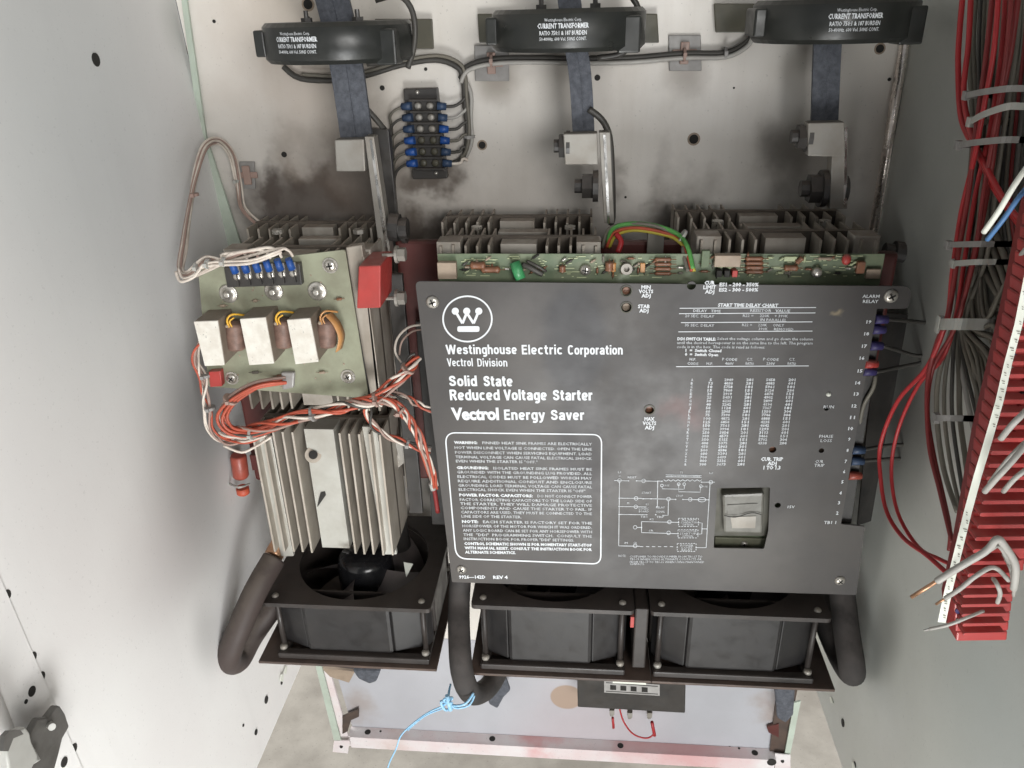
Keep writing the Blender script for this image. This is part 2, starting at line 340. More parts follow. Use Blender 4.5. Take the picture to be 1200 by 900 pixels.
# ------------------------------------------------------------------ lettering
_cap = None
def glyphs(s, bold=0.0, res=2, space=1.0):
    cu = bpy.data.curves.new('t', 'FONT'); cu.body = s; cu.size = 1; cu.resolution_u = res; cu.offset = bold; cu.space_character = space
    o = bpy.data.objects.new('t', cu); COL.objects.link(o); me = o.to_mesh()
    v = [(q.co.x, q.co.y) for q in me.vertices]; f = [tuple(p.vertices) for p in me.polygons]
    o.to_mesh_clear(); bpy.data.objects.remove(o); bpy.data.curves.remove(cu); return v, f
def cap():
    global _cap
    if _cap is None: _cap = max(y for x, y in glyphs('H')[0])
    return _cap
def lean(px):   # how the plate's verticals lean at this place: dx per px downwards
    ks = [(490, .12), (725, .0), (830, -.09), (1010, -.17)]
    if px <= ks[0][0]: return ks[0][1]
    for (a, u), (b, w) in zip(ks, ks[1:]):
        if px <= b: return u+(w-u)*(px-a)/(b-a)
    return ks[-1][1]
def line_text(s, A, B, h, Y=-.2225, bold=0., res=2, plane=W, ln=None, space=1.0):
    """lettering whose baseline runs from A to B and whose capitals are h tall, laid on the plane Y"""
    v, f = glyphs(s, bold, res, space)
    if not v: return [], []
    x0 = min(x for x, y in v); x1 = max(x for x, y in v); c = cap(); out = []
    for x, y in v:
        u = (x-x0)/(x1-x0); px = A[0]+(B[0]-A[0])*u; py = A[1]+(B[1]-A[1])*u-h*y/c
        l = lean(px) if ln is None else ln
        out.append(plane(px-l*h*y/c, py, Y))
    return out, f
def mid_text(s, cx, y, w, h, **k): return line_text(s, (cx-w/2, y), (cx+w/2, y), h, **k)
def stroke(pts, w, Y=-.2225, closed=False, plane=W):
    """flat line of width w drawn through points"""
    n = len(pts); v = []; f = []
    for i, p in enumerate(pts):
        a = pts[i-1] if (i or closed) else p; b = pts[(i+1) % n] if (i < n-1 or closed) else p
        dx, dy = b[0]-a[0], b[1]-a[1]; l = math.hypot(dx, dy) or 1; nx, ny = -dy/l*w/2, dx/l*w/2
        v += [plane(p[0]+nx, p[1]+ny, Y), plane(p[0]-nx, p[1]-ny, Y)]
    for i in range(n if closed else n-1):
        j = (i+1) % n; f.append((2*i, 2*i+1, 2*j+1, 2*j))
    return v, f
def disc(c, r, Y=-.2225, n=16, r2=None): return [W(c[0]+r*math.cos(2*math.pi*i/n), c[1]+(r2 or r)*math.sin(2*math.pi*i/n), Y) for i in range(n)], [tuple(range(n))]

# ================================================================== SETTING
fl = part('floor', [([(-6, -6, -.12), (6, -6, -.12), (6, 6, -.12), (-6, 6, -.12)], [(0, 1, 2, 3)])], 'floor'); fl['kind'] = 'structure'

TH = .003
BLt, BLb = W(201, -20, 0), W(370, 735, 0)          # left back corner
def lx(z): return BLb[0]+(BLt[0]-BLb[0])*(z-BLb[2])/(BLt[2]-BLb[2])
RX = .364; ZT = 1.75
enc = thing('electrical_cabinet', 'white and grey steel cabinet interior with open bottom enclosing the starter', 'cabinet', (-.04, 0, .25))
zb = .247
sy = -.533   # seam
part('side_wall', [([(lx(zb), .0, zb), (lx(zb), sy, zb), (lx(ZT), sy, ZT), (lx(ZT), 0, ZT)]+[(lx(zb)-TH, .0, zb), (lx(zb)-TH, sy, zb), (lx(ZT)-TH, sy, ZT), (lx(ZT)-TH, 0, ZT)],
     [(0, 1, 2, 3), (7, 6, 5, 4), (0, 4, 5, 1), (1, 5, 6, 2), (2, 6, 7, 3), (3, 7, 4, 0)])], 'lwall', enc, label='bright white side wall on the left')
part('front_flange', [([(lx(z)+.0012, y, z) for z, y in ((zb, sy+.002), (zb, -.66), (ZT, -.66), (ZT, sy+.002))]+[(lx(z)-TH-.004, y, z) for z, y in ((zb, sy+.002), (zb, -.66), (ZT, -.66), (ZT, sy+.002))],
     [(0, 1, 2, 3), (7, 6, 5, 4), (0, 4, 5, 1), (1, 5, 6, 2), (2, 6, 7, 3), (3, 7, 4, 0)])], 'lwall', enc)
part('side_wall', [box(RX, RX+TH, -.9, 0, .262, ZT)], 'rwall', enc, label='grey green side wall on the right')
# rolled door post at the near left
pa = [WX(0, 770, -.452), WX(60, 905, -.452)]
part('door_post', [cyl(add(pa[0], (-.03, -.02, .25)), add(pa[1], (-.03, -.02, -.3)), .026, 20)], 'lwall', enc, smooth=True)
# green tinted corner strip + upper bright bit
part('corner_strip', [prism([W(213, -10, -.002), W(219, -10, -.002), W(243, 160, -.002), W(285, 290, -.002), W(268, 290, -.002), W(236, 165, -.002)], (0, -.004, 0))], 'greenseal', enc)
part('corner_rod', [tube([W(1066, 26, -.030), W(1021, 287, -.030)], .0042, 12)], 'copperedge', enc, smooth=True)
part('corner_trim', [prism([W(1062, 30, -.016), W(1069, 30, -.016), W(1028, 287, -.016), W(1019, 287, -.016)], (0, .012, 0))], 'copperedge', enc, bevel=.001)
part('corner_trim', [prism([W(1071, 38, -.003), W(1079, 38, -.003), W(1040, 285, -.003), W(1030, 285, -.003)], (0, -.006, 0))], 'tan', enc, bevel=.002)
def wall_hole(px, py, r, plane, val, n=12, asp=1.0, side=1):
    c = plane(px, py, val)
    return c
hl = []
for (px, py, r) in [(112, 70, .0065), (222, 58, .006), (312, 820, .0055), (300, 858, .004), (330, 800, .003), (7, 698, .005), (38, 770, .0045), (48, 793, .0045), (35, 810, .0045), (86, 877, .0045), (73, 893, .0045), (285, 850, .002), (28, 822, .002)]:
    c = WX(px, py, -.45); x = lx(c[2]); c = WX(px, py, x); d = .0002 if c[1] > sy else .0016
    hl.append(cyl((x+d-.002, c[1], c[2]), (x+d+.0006, c[1], c[2]), r, 14))
part('screw_hole', hl, 'slot', enc)
hr = []
for (px, py, r) in [(988, 847, .0055), (1002, 896, .004), (1074, 12, .003)]:
    c = WX(px, py, RX); hr.append(cyl((RX+.001, c[1], c[2]), (RX-.0008, c[1], c[2]), r, 14))
part('screw_hole', hr, 'slot', enc)
part('bright_slot', [prism([WX(px, py, lx(.27)+.0012) for px, py in q], (.001, 0, 0)) for q in ([(334, 781), (336, 781), (335, 790), (332, 789)], [(329, 790), (332, 791), (331, 799), (328, 798)])], 'marker', enc)
part('bright_slot', [prism([WX(px, py, RX-.0005) for px, py in q], (-.001, 0, 0)) for q in ([(973, 817), (975, 817), (977, 824), (974, 824)], [(999, 893), (1001, 893), (1003, 901), (1000, 901)])], 'marker', enc)

# latch on the flange, lower left
lt = thing('door_latch', 'dirty zinc latch bracket on the cabinet edge at lower left', 'latch', WX(35, 890, -.448))
LX = -.446
part('latch_plate', [prism([WX(px, py, LX) for px, py in [(12, 893), (25, 862), (37, 841), (48, 840), (59, 826), (63, 827), (69, 836), (74, 851), (66, 865), (61, 885), (56, 903), (20, 910)]], (.006, 0, 0))], 'latch', lt, bevel=.0015)
part('latch_arm', [prism([WX(px, py, LX+.008) for px, py in [(5, 858), (19, 851), (24, 858), (26, 868), (34, 885), (22, 910), (0, 905), (-6, 870)]], (.008, 0, 0))], 'latchlight', lt, bevel=.0015)
part('pin', [cyl(WX(57, 848, LX+.004), WX(61, 852, LX+.012), .003, 10), cyl(WX(36, 880, LX+.006), WX(43, 893, LX+.012), .003, 10)], 'latchlight', lt)
part('dark_hook', [prism([WX(px, py, LX+.018) for px, py in [(0, 862), (6, 856), (18, 855), (22, 860), (10, 865), (4, 880), (-2, 880)]], (.004, 0, 0))], 'latch', lt)
tag(lt, 'dirty zinc latch bracket on the cabinet edge at lower left', 'latch')

# back mounting panel (main, cream) and the lower shade-tinted part with its lip
bp = thing('mounting_panel', 'soot stained cream steel panel at the back of the cabinet carrying the starter', 'panel', (-.04, .003, -.02))
zs = .24
part('upper_sheet', [([(lx(zs)+.001, 0, zs), (RX-.001, 0, zs), (RX-.001, 0, ZT), (lx(ZT)+.001, 0, ZT)]+[(lx(zs)+.001, TH, zs), (RX-.001, TH, zs), (RX-.001, TH, ZT), (lx(ZT)+.001, TH, ZT)],
    [(0, 1, 2, 3), (7, 6, 5, 4), (0, 4, 5, 1), (1, 5, 6, 2), (2, 6, 7, 3), (3, 7, 4, 0)])], 'back', bp)
a0, a1 = W(378, 785, 0)[0], W(405, 868, 0)[0]
part('lower_sheet', [([(a1+.02, 0, -.012), (W(905, 890, 0)[0]-.004, 0, -.012), (W(915, 800, 0)[0], 0, zs-.001), (a0+.015, 0, zs-.001)]+[(a1+.02, TH, -.012), (W(905, 890, 0)[0]-.004, TH, -.012), (W(915, 800, 0)[0], TH, zs-.001), (a0+.015, TH, zs-.001)],
    [(0, 1, 2, 3), (7, 6, 5, 4), (0, 4, 5, 1), (1, 5, 6, 2), (2, 6, 7, 3), (3, 7, 4, 0)])], 'lower', bp)
# side angles of the lower frame
part('side_angle', [prism([W(376, 780, -.002), W(386, 780, -.002), W(412, 872, -.002), W(403, 872, -.002)], (0, -.004, 0))], 'lip', bp)
part('side_angle', [prism([W(368, 770, -.012), W(375, 770, -.012), W(402, 874, -.012), W(394, 874, -.012)], (0, -.003, 0))], 'greenseal', bp)
part('side_angle', [prism([W(911, 800, -.002), W(935, 800, -.002), W(917, 893, -.002), W(900, 890, -.002)], (0, -.004, 0))], 'rustedge', bp, label='grimy right frame angle')
part('side_angle', [prism([W(930, 822, -.009), W(938, 820, -.009), W(923, 896, -.009), W(917, 894, -.009)], (0, -.003, 0))], 'greenseal', bp)
part('lug', [prism([W(392, 867, -.014), W(410, 867, -.014), W(408, 882, -.014), W(390, 880, -.014)], (0, -.002, 0)), prism([W(908, 882, -.014), W(926, 884, -.014), W(926, 900, -.014), W(908, 900, -.014)], (0, -.002, 0))], 'lip', bp)
part('lug_hole', [cyl(W(400, 875, -.015), W(400, 875, -.0175), .003, 12), cyl(W(917, 892, -.015), W(917, 892, -.0175), .003, 12)], 'slot', bp)
x0, x1 = W(413, 860, -.0)[0], W(905, 885, -.0)[0]
zl = W(600, 861, 0)[2]
part('bottom_lip', [box(x0, x1, -.022, -.0005, zl-.002, zl)], 'lip', bp)
part('lip_face', [box(x0+.004, x1-.002, -.0245, -.0222, zl-.026, zl+.0005)], 'lip', bp)
hh = []
for px, py in [(430, 861), (577, 865), (727, 872), (884, 880), (446, 857), (855, 874), (866, 877)]:
    c = WZ(px, py, zl); r = .0055 if px in (430, 577, 727, 884) else .002
    hh.append(cyl((c[0], -.011 if r > .003 else c[1], zl-.001), (c[0], -.011 if r > .003 else c[1], zl+.0006), r, 14))
c = W(904, 895, -.0245); hh.append(cyl((c[0], -.024, c[2]+.004), (c[0], -.0252, c[2]+.004), .008, 14))
part('lip_hole', hh, 'slot', bp)
part('corner_bracket', [prism([W(402, 838, -.004), W(421, 829, -.004), (W(421, 838, -.004)), W(412, 842, -.004), W(408, 855, -.004), W(402, 858, -.004)], (0, -.004, 0))], 'rustedge', bp)
part('corner_bracket', [prism([W(898, 850, -.004), W(912, 846, -.004), W(912, 862, -.004), W(900, 856, -.004)], (0, -.004, 0))], 'darkred', bp)
hb = []
for px, py, r in [(361, 5, .0055), (333, 181, .0035), (448, 103, .003), (498, 123, .003), (565, 170, .0045), (700, 91, .0035), (813, 163, .0055), (1031, 57, .0045), (251, 25, .002), (361, 22, .003), (733, 231, .0015), (860, 103, .0012), (499, 81, .002), (1042, 93, .002)]:
    c = W(px, py, 0); hb.append(cyl(add(c, (0, .001, 0)), add(c, (0, -.0008, 0)), r, 16))
part('panel_hole', hb, 'slot', bp)
ring = []
for px, py, r in [(361, 5, .0055), (565, 170, .0045), (813, 163, .0055), (1031, 57, .0045)]:
    c = W(px, py, 0); ring.append(cyl(c, add(c, (0, -.0004, 0)), r*1.4, 16))
part('hole_rim', ring, 'tan', bp)

# ================================================================== HEAT SINK MODULES
def sink(t, x0, x1, z0, z1, yb, yf, face, front_long=True, nm='heat_sink'):
    """an extrusion: web with five fins either side of a flat land, fins front and back"""
    w = x1-x0; ym = (yb+yf)/2; gs = []; part('web', [box(x0, x1, ym-.004, ym+.004, z0, z1)], 'web', t)
    fr = [0, .012, .105, .16, .215, .27, .325]
    xs = [x0+w*f for f in (0.0, .08, .16, .235, .31)]+[x1-w*f-.0022 for f in (.31, .235, .16, .08, 0.0)]
    for i, x in enumerate(xs):
        e = .0 if i in (0, 9) else random.uniform(0, .0015)
        gs.append(box(x, x+.0024, yf+e, ym-.0045, z0+random.uniform(0, .0015), z1-random.uniform(0, .0015)))
        gs.append(box(x, x+.0022, ym+.0045, yb-e, z0, z1-random.uniform(0, .0015)))
    h = part(nm, gs, 'alu', t)
    part('land', [box(x0+w*.385, x1-w*.385, ym-.016 if not front_long else yf+.012, ym-.0048, z0+.001, z1-.002)], face, t)
    return h
mods = [(-.3925, -.2335, 'left'), (-.152, .017, 'centre'), (.1245, .303, 'right')]
labels = ['dusty aluminium finned heat sink module with long fins exposed beside the left wall',
          'dusty finned heat sink module behind the cover plate under the middle busbar',
          'dusty finned heat sink module behind the cover plate under the right busbar']
for (xa, xb, nm), lb in zip(mods, labels):
    t = thing('heat_sink_module', lb, 'heat sink', ((xa+xb)/2, -.1, .565), 'heat sink power modules')
    zr, zf = {'left': (.968, .966), 'centre': (.975, .974), 'right': (.980, .980)}[nm]
    sink(t, xa-.014, xb-.004, .60, zr, -.020, -.088, 'alu2', nm='rear_heat_sink')
    if nm == 'left':
        sink(t, -.3915, -.2335, .572, W(367, 507, -.205)[2], -.118, -.205, 'aluface', nm='front_heat_sink')
        sink(t, xa+.004, xb+.002, W(367, 481, -.2)[2], zf, -.118, -.200, 'alu2', nm='front_heat_sink')
    else:
        sink(t, xa, xb, .60, zf, -.108, -.185, 'alu2', nm='front_heat_sink')
    # clamp bar and feet seen from above
    part('clamp_bar', [box(xa+.055, xb-.055, -.106, -.090, .945, zf-.006)], 'alu2', t, bevel=.002)
    part('clamp_nut', [cyl((xa+.03, -.1, .97), (xa+.03, -.1, zf-.001), .007, 6), cyl((xb-.03, -.1, .97), (xb-.03, -.1, zf-.001), .007, 6)], 'screw', t)
    part('top_land', [box(xa-.004, xa+.022, -.18, -.155, .955, zf+.002), box(xb-.022, xb+.004, -.18, -.155, .955, zf+.002)], 'alu2', t, bevel=.001)
    if nm == 'left':
        part('outer_flange', [prism([W(300, 512, -.192), W(318, 512, -.192), W(344, 652, -.192), W(329, 652, -.192)], (0, .006, 0))], 'aluface', t, bevel=.0008)
        part('outer_flange', [prism([W(424, 500, -.192), W(441, 500, -.192), W(465, 650, -.192), W(450, 650, -.192)], (0, .006, 0))], 'aluface', t, bevel=.0008)
        part('land_bolt', [cyl(W(367, 533, -.19), W(367, 533, -.196), .010, 18)], 'alu', t, smooth=False)
        part('bolt_recess', [cyl(W(367, 533, -.197), W(367, 533, -.1975), .0055, 14)], 'slot', t)
        part('keyhole', [prism([W(x, y, -.1935) for x, y in [(376, 577), (381, 576), (382, 580), (375, 590), (372, 594), (374, 584)]], (0, -.001, 0))], 'slot', t)
        # end cap under the fins
        part('side_flange', [prism([W(405, 290, -.2), W(424, 287, -.2), W(447, 470, -.2), W(433, 470, -.2)], (0, .012, 0))], 'alu', t, bevel=.001)
        part('edge_line', [tube([W(403, 297, -.214), W(420, 390, -.214), W(434, 466, -.214)], .0012, 5)], 'slot', t)

# red insulating boards in the gaps
for (xa, xb, za, zc, y, lb) in [(-.222, -.158, .62, .955, -.085, 'dark red insulating board beside the upper left corner of the cover plate'),
                                (.022, .119, .62, .958, -.10, 'dark red insulating board between the middle and right heat sinks'),
                                (.300, .332, .62, .962, -.16, 'dark red insulating board right of the right heat sink'),
                                (-.445, -.40, .62, .80, -.10, 'dark red insulating board between left wall and exposed fins')]:
    tag(part('insulating_board', [box(xa, xb, y-.012, y, za, zc)], 'darkred', bevel=.004), lb, 'insulator', 'red insulating boards')
for px, y, lb in ((768, -.12, 'grey metal post in the gap between middle and right heat sinks'), ):
    c = W(768, 285, y); tag(part('spacer_post', [box(c[0]-.009, c[0]+.009, y-.004, y+.004, .7, c[2]+.012)], 'bar'), lb, 'post')
# red standoff block
rb = thing('insulator_block', 'bright red polyester insulator block right of the pale green circuit board', 'insulator', W(435, 362, -.22))
f4 = [W(420, 312, -.225), W(446, 311, -.225), W(446, 361, -.225), W(418, 362, -.225)]
part('block', [prism(f4, (.0, .055, 0))], 'red', rb, bevel=.0015)
for yy in (299, 350):
    a = W(448, yy, -.19); b = W(470, yy-1, -.19)
    part('bolt', [cyl(a, b, .002, 8), cyl(sub(b, (.003, 0, 0)), add(b, (.005, 0, 0)), .0075, 6), cyl(sub(b, (.006, 0, 0)), sub(b, (.003, 0, 0)), .0095, 16)], 'bar', rb)
# dark hardware between left module and plate
hw = thing('connecting_busbar', 'sooty black busbar and fittings in the gap left of the cover plate', 'busbar', W(460, 560, -.13))
part('bar', [box(-.222, -.204, -.15, -.142, .60, .93), box(-.200, -.17, -.118, -.112, .56, .86)], 'blk', hw, bevel=.001)
part('bolt', [cyl(W(468, 268, -.12), W(478, 268, -.12), .012, 12), cyl(W(457, 266, -.12), W(468, 267, -.12), .016, 12)], 'blk', hw)
part('bracket', [prism([W(x, y, -.14) for x, y in [(462, 512), (478, 514), (476, 540), (467, 548), (468, 570), (465, 571), (462, 548), (466, 532)]], (0, .003, 0))], 'bar', hw)
part('resistor_body', [cyl(W(452, 560, -.11), W(468, 640, -.11), .017, 16)], 'blk', hw, smooth=True)
# orange capacitor low left
cp = thing('surge_capacitor', 'orange red cylinder capacitor left of the exposed heat sink fins', 'capacitor', W(283, 577, -.15))
part('can', [lathe(W(279, 533, -.15), sub(W(285, 577, -.15), W(279, 533, -.15)), [(.009, 0), (.0105, .003), (.0105, .031), (.009, .034)], 20)], 'cap', cp, smooth=True)
part('end_cap', [lathe(W(284, 571, -.15), sub(W(285, 577, -.15), W(284, 571, -.15)), [(.0085, 0), (.0085, .009), (.006, .011)], 20)], 'orange', cp, smooth=True)
part('clip', [tube([W(267, 566, -.15), W(280, 571, -.17), W(292, 567, -.15)], .0016, 6)], 'tie', cp)
part('base', [box(-.432, -.405, -.14, -.125, .655, .678)], 'darkred', cp)

# ================================================================== SNUBBER CARD
yc = -.214
card = thing('firing_board', 'pale green circuit board with three transformers mounted on the left heat sink', 'circuit board', W(340, 465, yc))
loop = fillet([W(233, 312, yc), W(405, 292, yc), W(433, 466, yc), W(245, 452, yc)], .003)
loop2 = [(p[0], p[2]) for p in loop]
v, f = sheet(loop2, [], .0022)
part('board', [([(a, yc-.0022+c, b) for a, b, c in v], f)], 'card', card)
def phillips(t, px, py, Y, r, h=.003, m='screw', ring=None, nm='screw'):
    c = W(px, py, Y)
    if ring: part('washer', [lathe(c, (0, -1, 0), [(ring, 0), (ring, .0008), (ring*.98, .001)], 24)], 'screw', t, smooth=False); c = add(c, (0, -.001, 0))
    s = part(nm, [lathe(c, (0, -1, 0), [(r, 0), (r, .0008), (r*.85, h*.7), (r*.5, h), (r*.1, h*1.05)], 20)], m, t, smooth=True)
    a = random.uniform(0, 1.5); g = []
    for q in (a, a+math.pi/2):
        d = Vector((math.cos(q), 0, math.sin(q))); n = Vector((-math.sin(q), 0, math.cos(q)))
        cc = Vector(c)+Vector((0, -h*1.0, 0)); l = r*.55; w = r*.11
        g.append(prism([tuple(cc+d*l+n*w), tuple(cc-d*l+n*w), tuple(cc-d*l-n*w), tuple(cc+d*l-n*w)], (0, -.0005, 0)))
    part('cross_slot', g, 'slot', s)
    return s
yf = yc-.0022
phillips(card, 387, 311, yf, .0065, ring=.0085)
phillips(card, 272, 443, yf, .006, ring=.008)
phillips(card, 408, 441, yf, .006, ring=.0085)
phillips(card, 421, 459, -.20, .004, h=.010, ring=.009, nm='standoff')
for px in (268, 321, 372):
    c = W(px, 341 if px > 300 else 344, yf)
    part('mounting_washer', [lathe(c, (0, -1, 0), [(.0105, 0), (.0105, .001), (.009, .0016), (.004, .0018), (.004, .006), (.002, .007)], 24)], 'screw', card, smooth=True)
part('solder_joint', [ball(W(random.uniform(258, 405), random.uniform(320, 455), yf), random.uniform(.0006, .0013), (1, .6, 1), 4) for i in range(40)], 'tan', card, smooth=True)
for (fx, ld) in (((228, 376, 256, 375, 264, 427, 241, 428), 1), ((282, 373, 312, 371, 322, 425, 293, 427), 1), ((337, 374, 364, 372, 374, 423, 347, 426), 2)):
    Yf = yf-.034
    q = [W(fx[i], fx[i+1], Yf) for i in (0, 2, 4, 6)]
    tr = part('pulse_transformer', [prism(q, (0, .036, 0))], 'xside', card, bevel=.0008)
    part('core_face', [prism([add(p, (0, -.0003, 0)) for p in q], (0, -.0022, 0))], 'xface', tr, bevel=.0006)
    # coil bulging out on the right side
    cc = sc(add(q[1], q[2]), .5); cc = (cc[0]+.007, Yf+.020, cc[2]+.001)
    prof = [(.002, -.017), (.0095, -.016), (.010, -.014)]
    for i in range(12): prof += [(.0108, -.013+i*.0022), (.0098, -.0122+i*.0022)]
    prof += [(.0095, .0145), (.002, .015)]
    part('coil', [lathe(cc, (.10, 0, 1), prof, 18)], 'coil', tr, smooth=True)
    part('terminal', [ball((cc[0]-.003, cc[1]-.010, cc[2]+.014), .0022, n=5)], 'tan', tr, smooth=True)
    p0 = (cc[0]-.001, cc[1]-.008, cc[2]+.010)
    part('yellow_lead', [tube([p0, add(p0, (.000, -.003, .011)), add(p0, (.006, -.001, .017)), add(p0, (.015, .010, .012))], .0012, 6), tube([add(p0, (.004, 0, 0)), add(p0, (.002, -.002, .009)), add(p0, (.007, 0, .013))], .0010, 6)], 'yellow' if ld != 2 else 'tape', tr, smooth=True)
    if ld == 2:
        part('amber_tape', [strip([add(cc, (.006, -.004, .022)), add(cc, (.014, -.006, .012)), add(cc, (.017, -.004, -.004)), add(cc, (.012, -.004, -.020))], (.3, 1, 0), .012, (1, -.3, 0), .0012)], 'tape', tr, smooth=True)
# six-way terminal strip
ts = part('terminal_strip', [prism([W(266, 310, yf), W(354, 306, yf), W(357, 331, yf), W(270, 334, yf)], (0, -.009, 0))], 'blk', card, bevel=.001)
for i in range(6):
    px = 277+13.2*i; py = 322-.8*i
    part('barrier', [box(W(px+6.4, py, yf)[0]-.0006, W(px+6.4, py, yf)[0]+.0006, yf-.013, yf-.009, W(px, py+9, yf)[2], W(px, py-9, yf)[2])], 'blk', ts)
    c = W(px+1, py+2, yf-.009)
    part('terminal_screw', [lathe(c, (0, -1, 0), [(.0042, 0), (.0042, .0015), (.003, .0025), (.0005, .003)], 14)], 'screw', ts, smooth=True)
    part('spade', [box(W(px-3.5, py, yf-.010)[0], W(px+4.5, py, yf-.010)[0], yf-.0105, yf-.0095, c[2]-.002, c[2]+.012)], 'screw', ts)
    part('blue_sleeve', [cyl(add(c, (0, -.002, .005)), add(c, (-.0015, -.005, .017)), .0040, 12, .0036)], 'blue', ts, smooth=True)
for (x, y, l_, m_) in ((262, 358, .006, 'tan'), (330, 440, .010, 'brown'), (300, 436, .008, 'greywire'), (378, 436, .007, 'tan'), (398, 350, .006, 'brown'), (300, 352, .005, 'tan'), (390, 400, .006, 'greywire')):
    c = W(x, y, yf); part('small_resistor', [lathe((c[0]-l_/2, yf-.0018, c[2]), (1, 0, .1), [(.001, 0), (.0018, .001), (.0016, l_/2), (.0018, l_-.001), (.001, l_)], 10), cyl((c[0]-l_, yf-.0016, c[2]), (c[0]+l_, yf-.0016, c[2]+.0005), .0004, 5)], m_, card, smooth=True)
part('red_capacitor', [prism([W(248, 432, yf), W(262, 431, yf), W(264, 449, yf), W(250, 450, yf)], (0, -.009, 0))], 'red', card, bevel=.001)
part('clear_clip', [prism([W(331, 434, yf), W(347, 434, yf), W(346, 452, yf), (W(333, 455, yf))], (0, -.006, 0))], 'clear', card, bevel=.002)

def harness(name, label, cat, defs, loc, ties=(), group=None):
    t = thing(name, label, cat, loc, group)
    for pts, r, m in defs: part('wire', [tube(pts, r, 7, 4)], m, t, smooth=True)
    for c, d, R, m in ties:
        d2, u, w = frame(d); g = lathe(c, d, [(R*.86, -.0015), (R, -.0015), (R, .0015), (R*.86, .0015)], 14)
        hd = Vector(c)+Vector((0, -R, 0)); part('cable_tie', [g, box(hd.x-.002, hd.x+.002, hd.y-.002, hd.y+.001, hd.z-.002, hd.z+.002)], m, t)
    return t
def pp(l): return [W(*q) for q in l]
# white wires feeding the strip
ctr = [(303, 262, -.04), (285, 243, -.03), (280, 215, -.012), (272, 182, -.012), (256, 165, -.03), (240, 172, -.06), (230, 205, -.10), (222, 245, -.14), (215, 285, -.19), (211, 315, -.22), (222, 322, -.235), (243, 303, -.235), (262, 306, -.235)]
defs = []
for i, s_ in enumerate(strands(pp(ctr), 6, .0032, 1.0)):
    defs.append((s_, .0014, ('white', 'pink', 'white', 'pink', 'white', 'white')[i]))
for i in range(6):
    px = 277+13.2*i; py = 307-1.2*i
    a = [(232+random.uniform(-4, 4), 316+random.uniform(-6, 8), -.236), (262+i*3, 302+random.uniform(-4, 6), -.240), (px-18, 298-i*1.5+random.uniform(-2, 4), -.240), (px-5, py-10+i*.5, -.238), (px, py-1, -.232)]
    defs.append((pp(a), .0016, 'white' if i != 2 else 'pink'))
a = [(206, 318, -.236), (212, 330, -.242), (228, 324, -.246), (240, 312, -.244), (290, 309, -.246), (318, 300, -.244), (330, 295, -.24)]
defs += [(pp(a), .0017, 'white'), (pp([(p[0]+3, p[1]-4, p[2]) for p in a]), .0014, 'white')]
harness('wire_harness', 'bundle of dirty white wires looping from the left wall to the blue terminals', 'wires', defs, W(215, 320, -.23),
        [(W(231, 313, -.239), (1, 0, .2), .0058, 'tie'), (W(228, 228, -.125), (0, 0, 1), .005, 'pink'), (W(243, 309, -.244), (1, 0, -.2), .0055, 'tie'), (W(262, 307, -.244), (1, 0, -.2), .0052, 'tie'), (W(277, 212, -.012), (0, 0, 1), .005, 'tie')])
def tie_mount(px, py, w, h, label):
    t = thing('tie_mount', label, 'tie mount', W(px, py+h/2, 0), 'adhesive cable tie mounts')
    q = [W(px-w/2, py-h/2, -.0006), W(px+w/2, py-h/2, -.0006), W(px+w/2+1, py+h/2, -.0006), W(px-w/2+1, py+h/2, -.0006)]
    part('pad', [prism(q, (0, -.003, 0))], 'clear', t, bevel=.001)
    c = W(px, py, -.0036)
    part('saddle', [box(c[0]-.005, c[0]+.005, -.0075, -.0038, c[2]-.012, c[2]+.012), box(c[0]-.014, c[0]+.014, -.0062, -.0038, c[2]-.004, c[2]+.004)], 'pink', t, bevel=.001)
tie_mount(290, 205, 18, 32, 'brownish adhesive tie mount holding the white wires')
tie_mount(576, 74, 40, 42, 'smoky square tie mount behind the cable left of the middle busbar')
tie_mount(802, 62, 38, 42, 'smoky square tie mount right of the middle current transformer')

# orange / white harness across the fins
main = [(262, 508, -.225), (285, 505, -.235), (320, 498, -.24), (350, 488, -.242), (385, 481, -.242), (415, 474, -.238), (440, 467, -.232), (458, 452, -.225), (475, 436, -.22), (488, 418, -.205)]
cols = ['orange', 'white', 'orange', 'pink', 'orange', 'dkwire', 'white', 'orange']
defs = [(s_, .0017, cols[i]) for i, s_ in enumerate(strands(pp(main), 8, .0055, 2.2))]
big = [(335, 446, -.222), (300, 452, -.236), (272, 468, -.24), (260, 488, -.24), (270, 503, -.238), (295, 506, -.235), (325, 499, -.232)]
defs += [(s_, .0019, ('orange', 'orange', 'orange', 'pink', 'orange')[i]) for i, s_ in enumerate(strands(pp(big), 5, .0055, .3, .2))]
lf = [(236, 398, -.218), (229, 420, -.222), (238, 445, -.225), (243, 475, -.222), (246, 500, -.222), (262, 517, -.225), (285, 516, -.228), (312, 508, -.23)]
defs += [(s_, .0014, ('white', 'orange', 'pink', 'pink', 'white')[i]) for i, s_ in enumerate(strands(pp(lf), 5, .004, 1.6))]
br = [(440, 470, -.232), (462, 474, -.235), (478, 490, -.235), (492, 515, -.232), (503, 545, -.225), (510, 570, -.21)]
defs += [(s_, .0017, ('orange', 'white', 'orange', 'white', 'orange', 'pink')[i]) for i, s_ in enumerate(strands(pp(br), 6, .0045, 1.5))]
lw = [(450, 462, -.226), (432, 474, -.228), (434, 492, -.228), (450, 508, -.226), (475, 520, -.222), (505, 528, -.215)]
defs += [(s_, .0015, ('orange', 'white', 'pink', 'dkwire')[i]) for i, s_ in enumerate(strands(pp(lw), 4, .0035, 1.5))]
up2 = [(455, 462, -.222), (480, 468, -.22), (500, 478, -.215), (520, 485, -.212)]
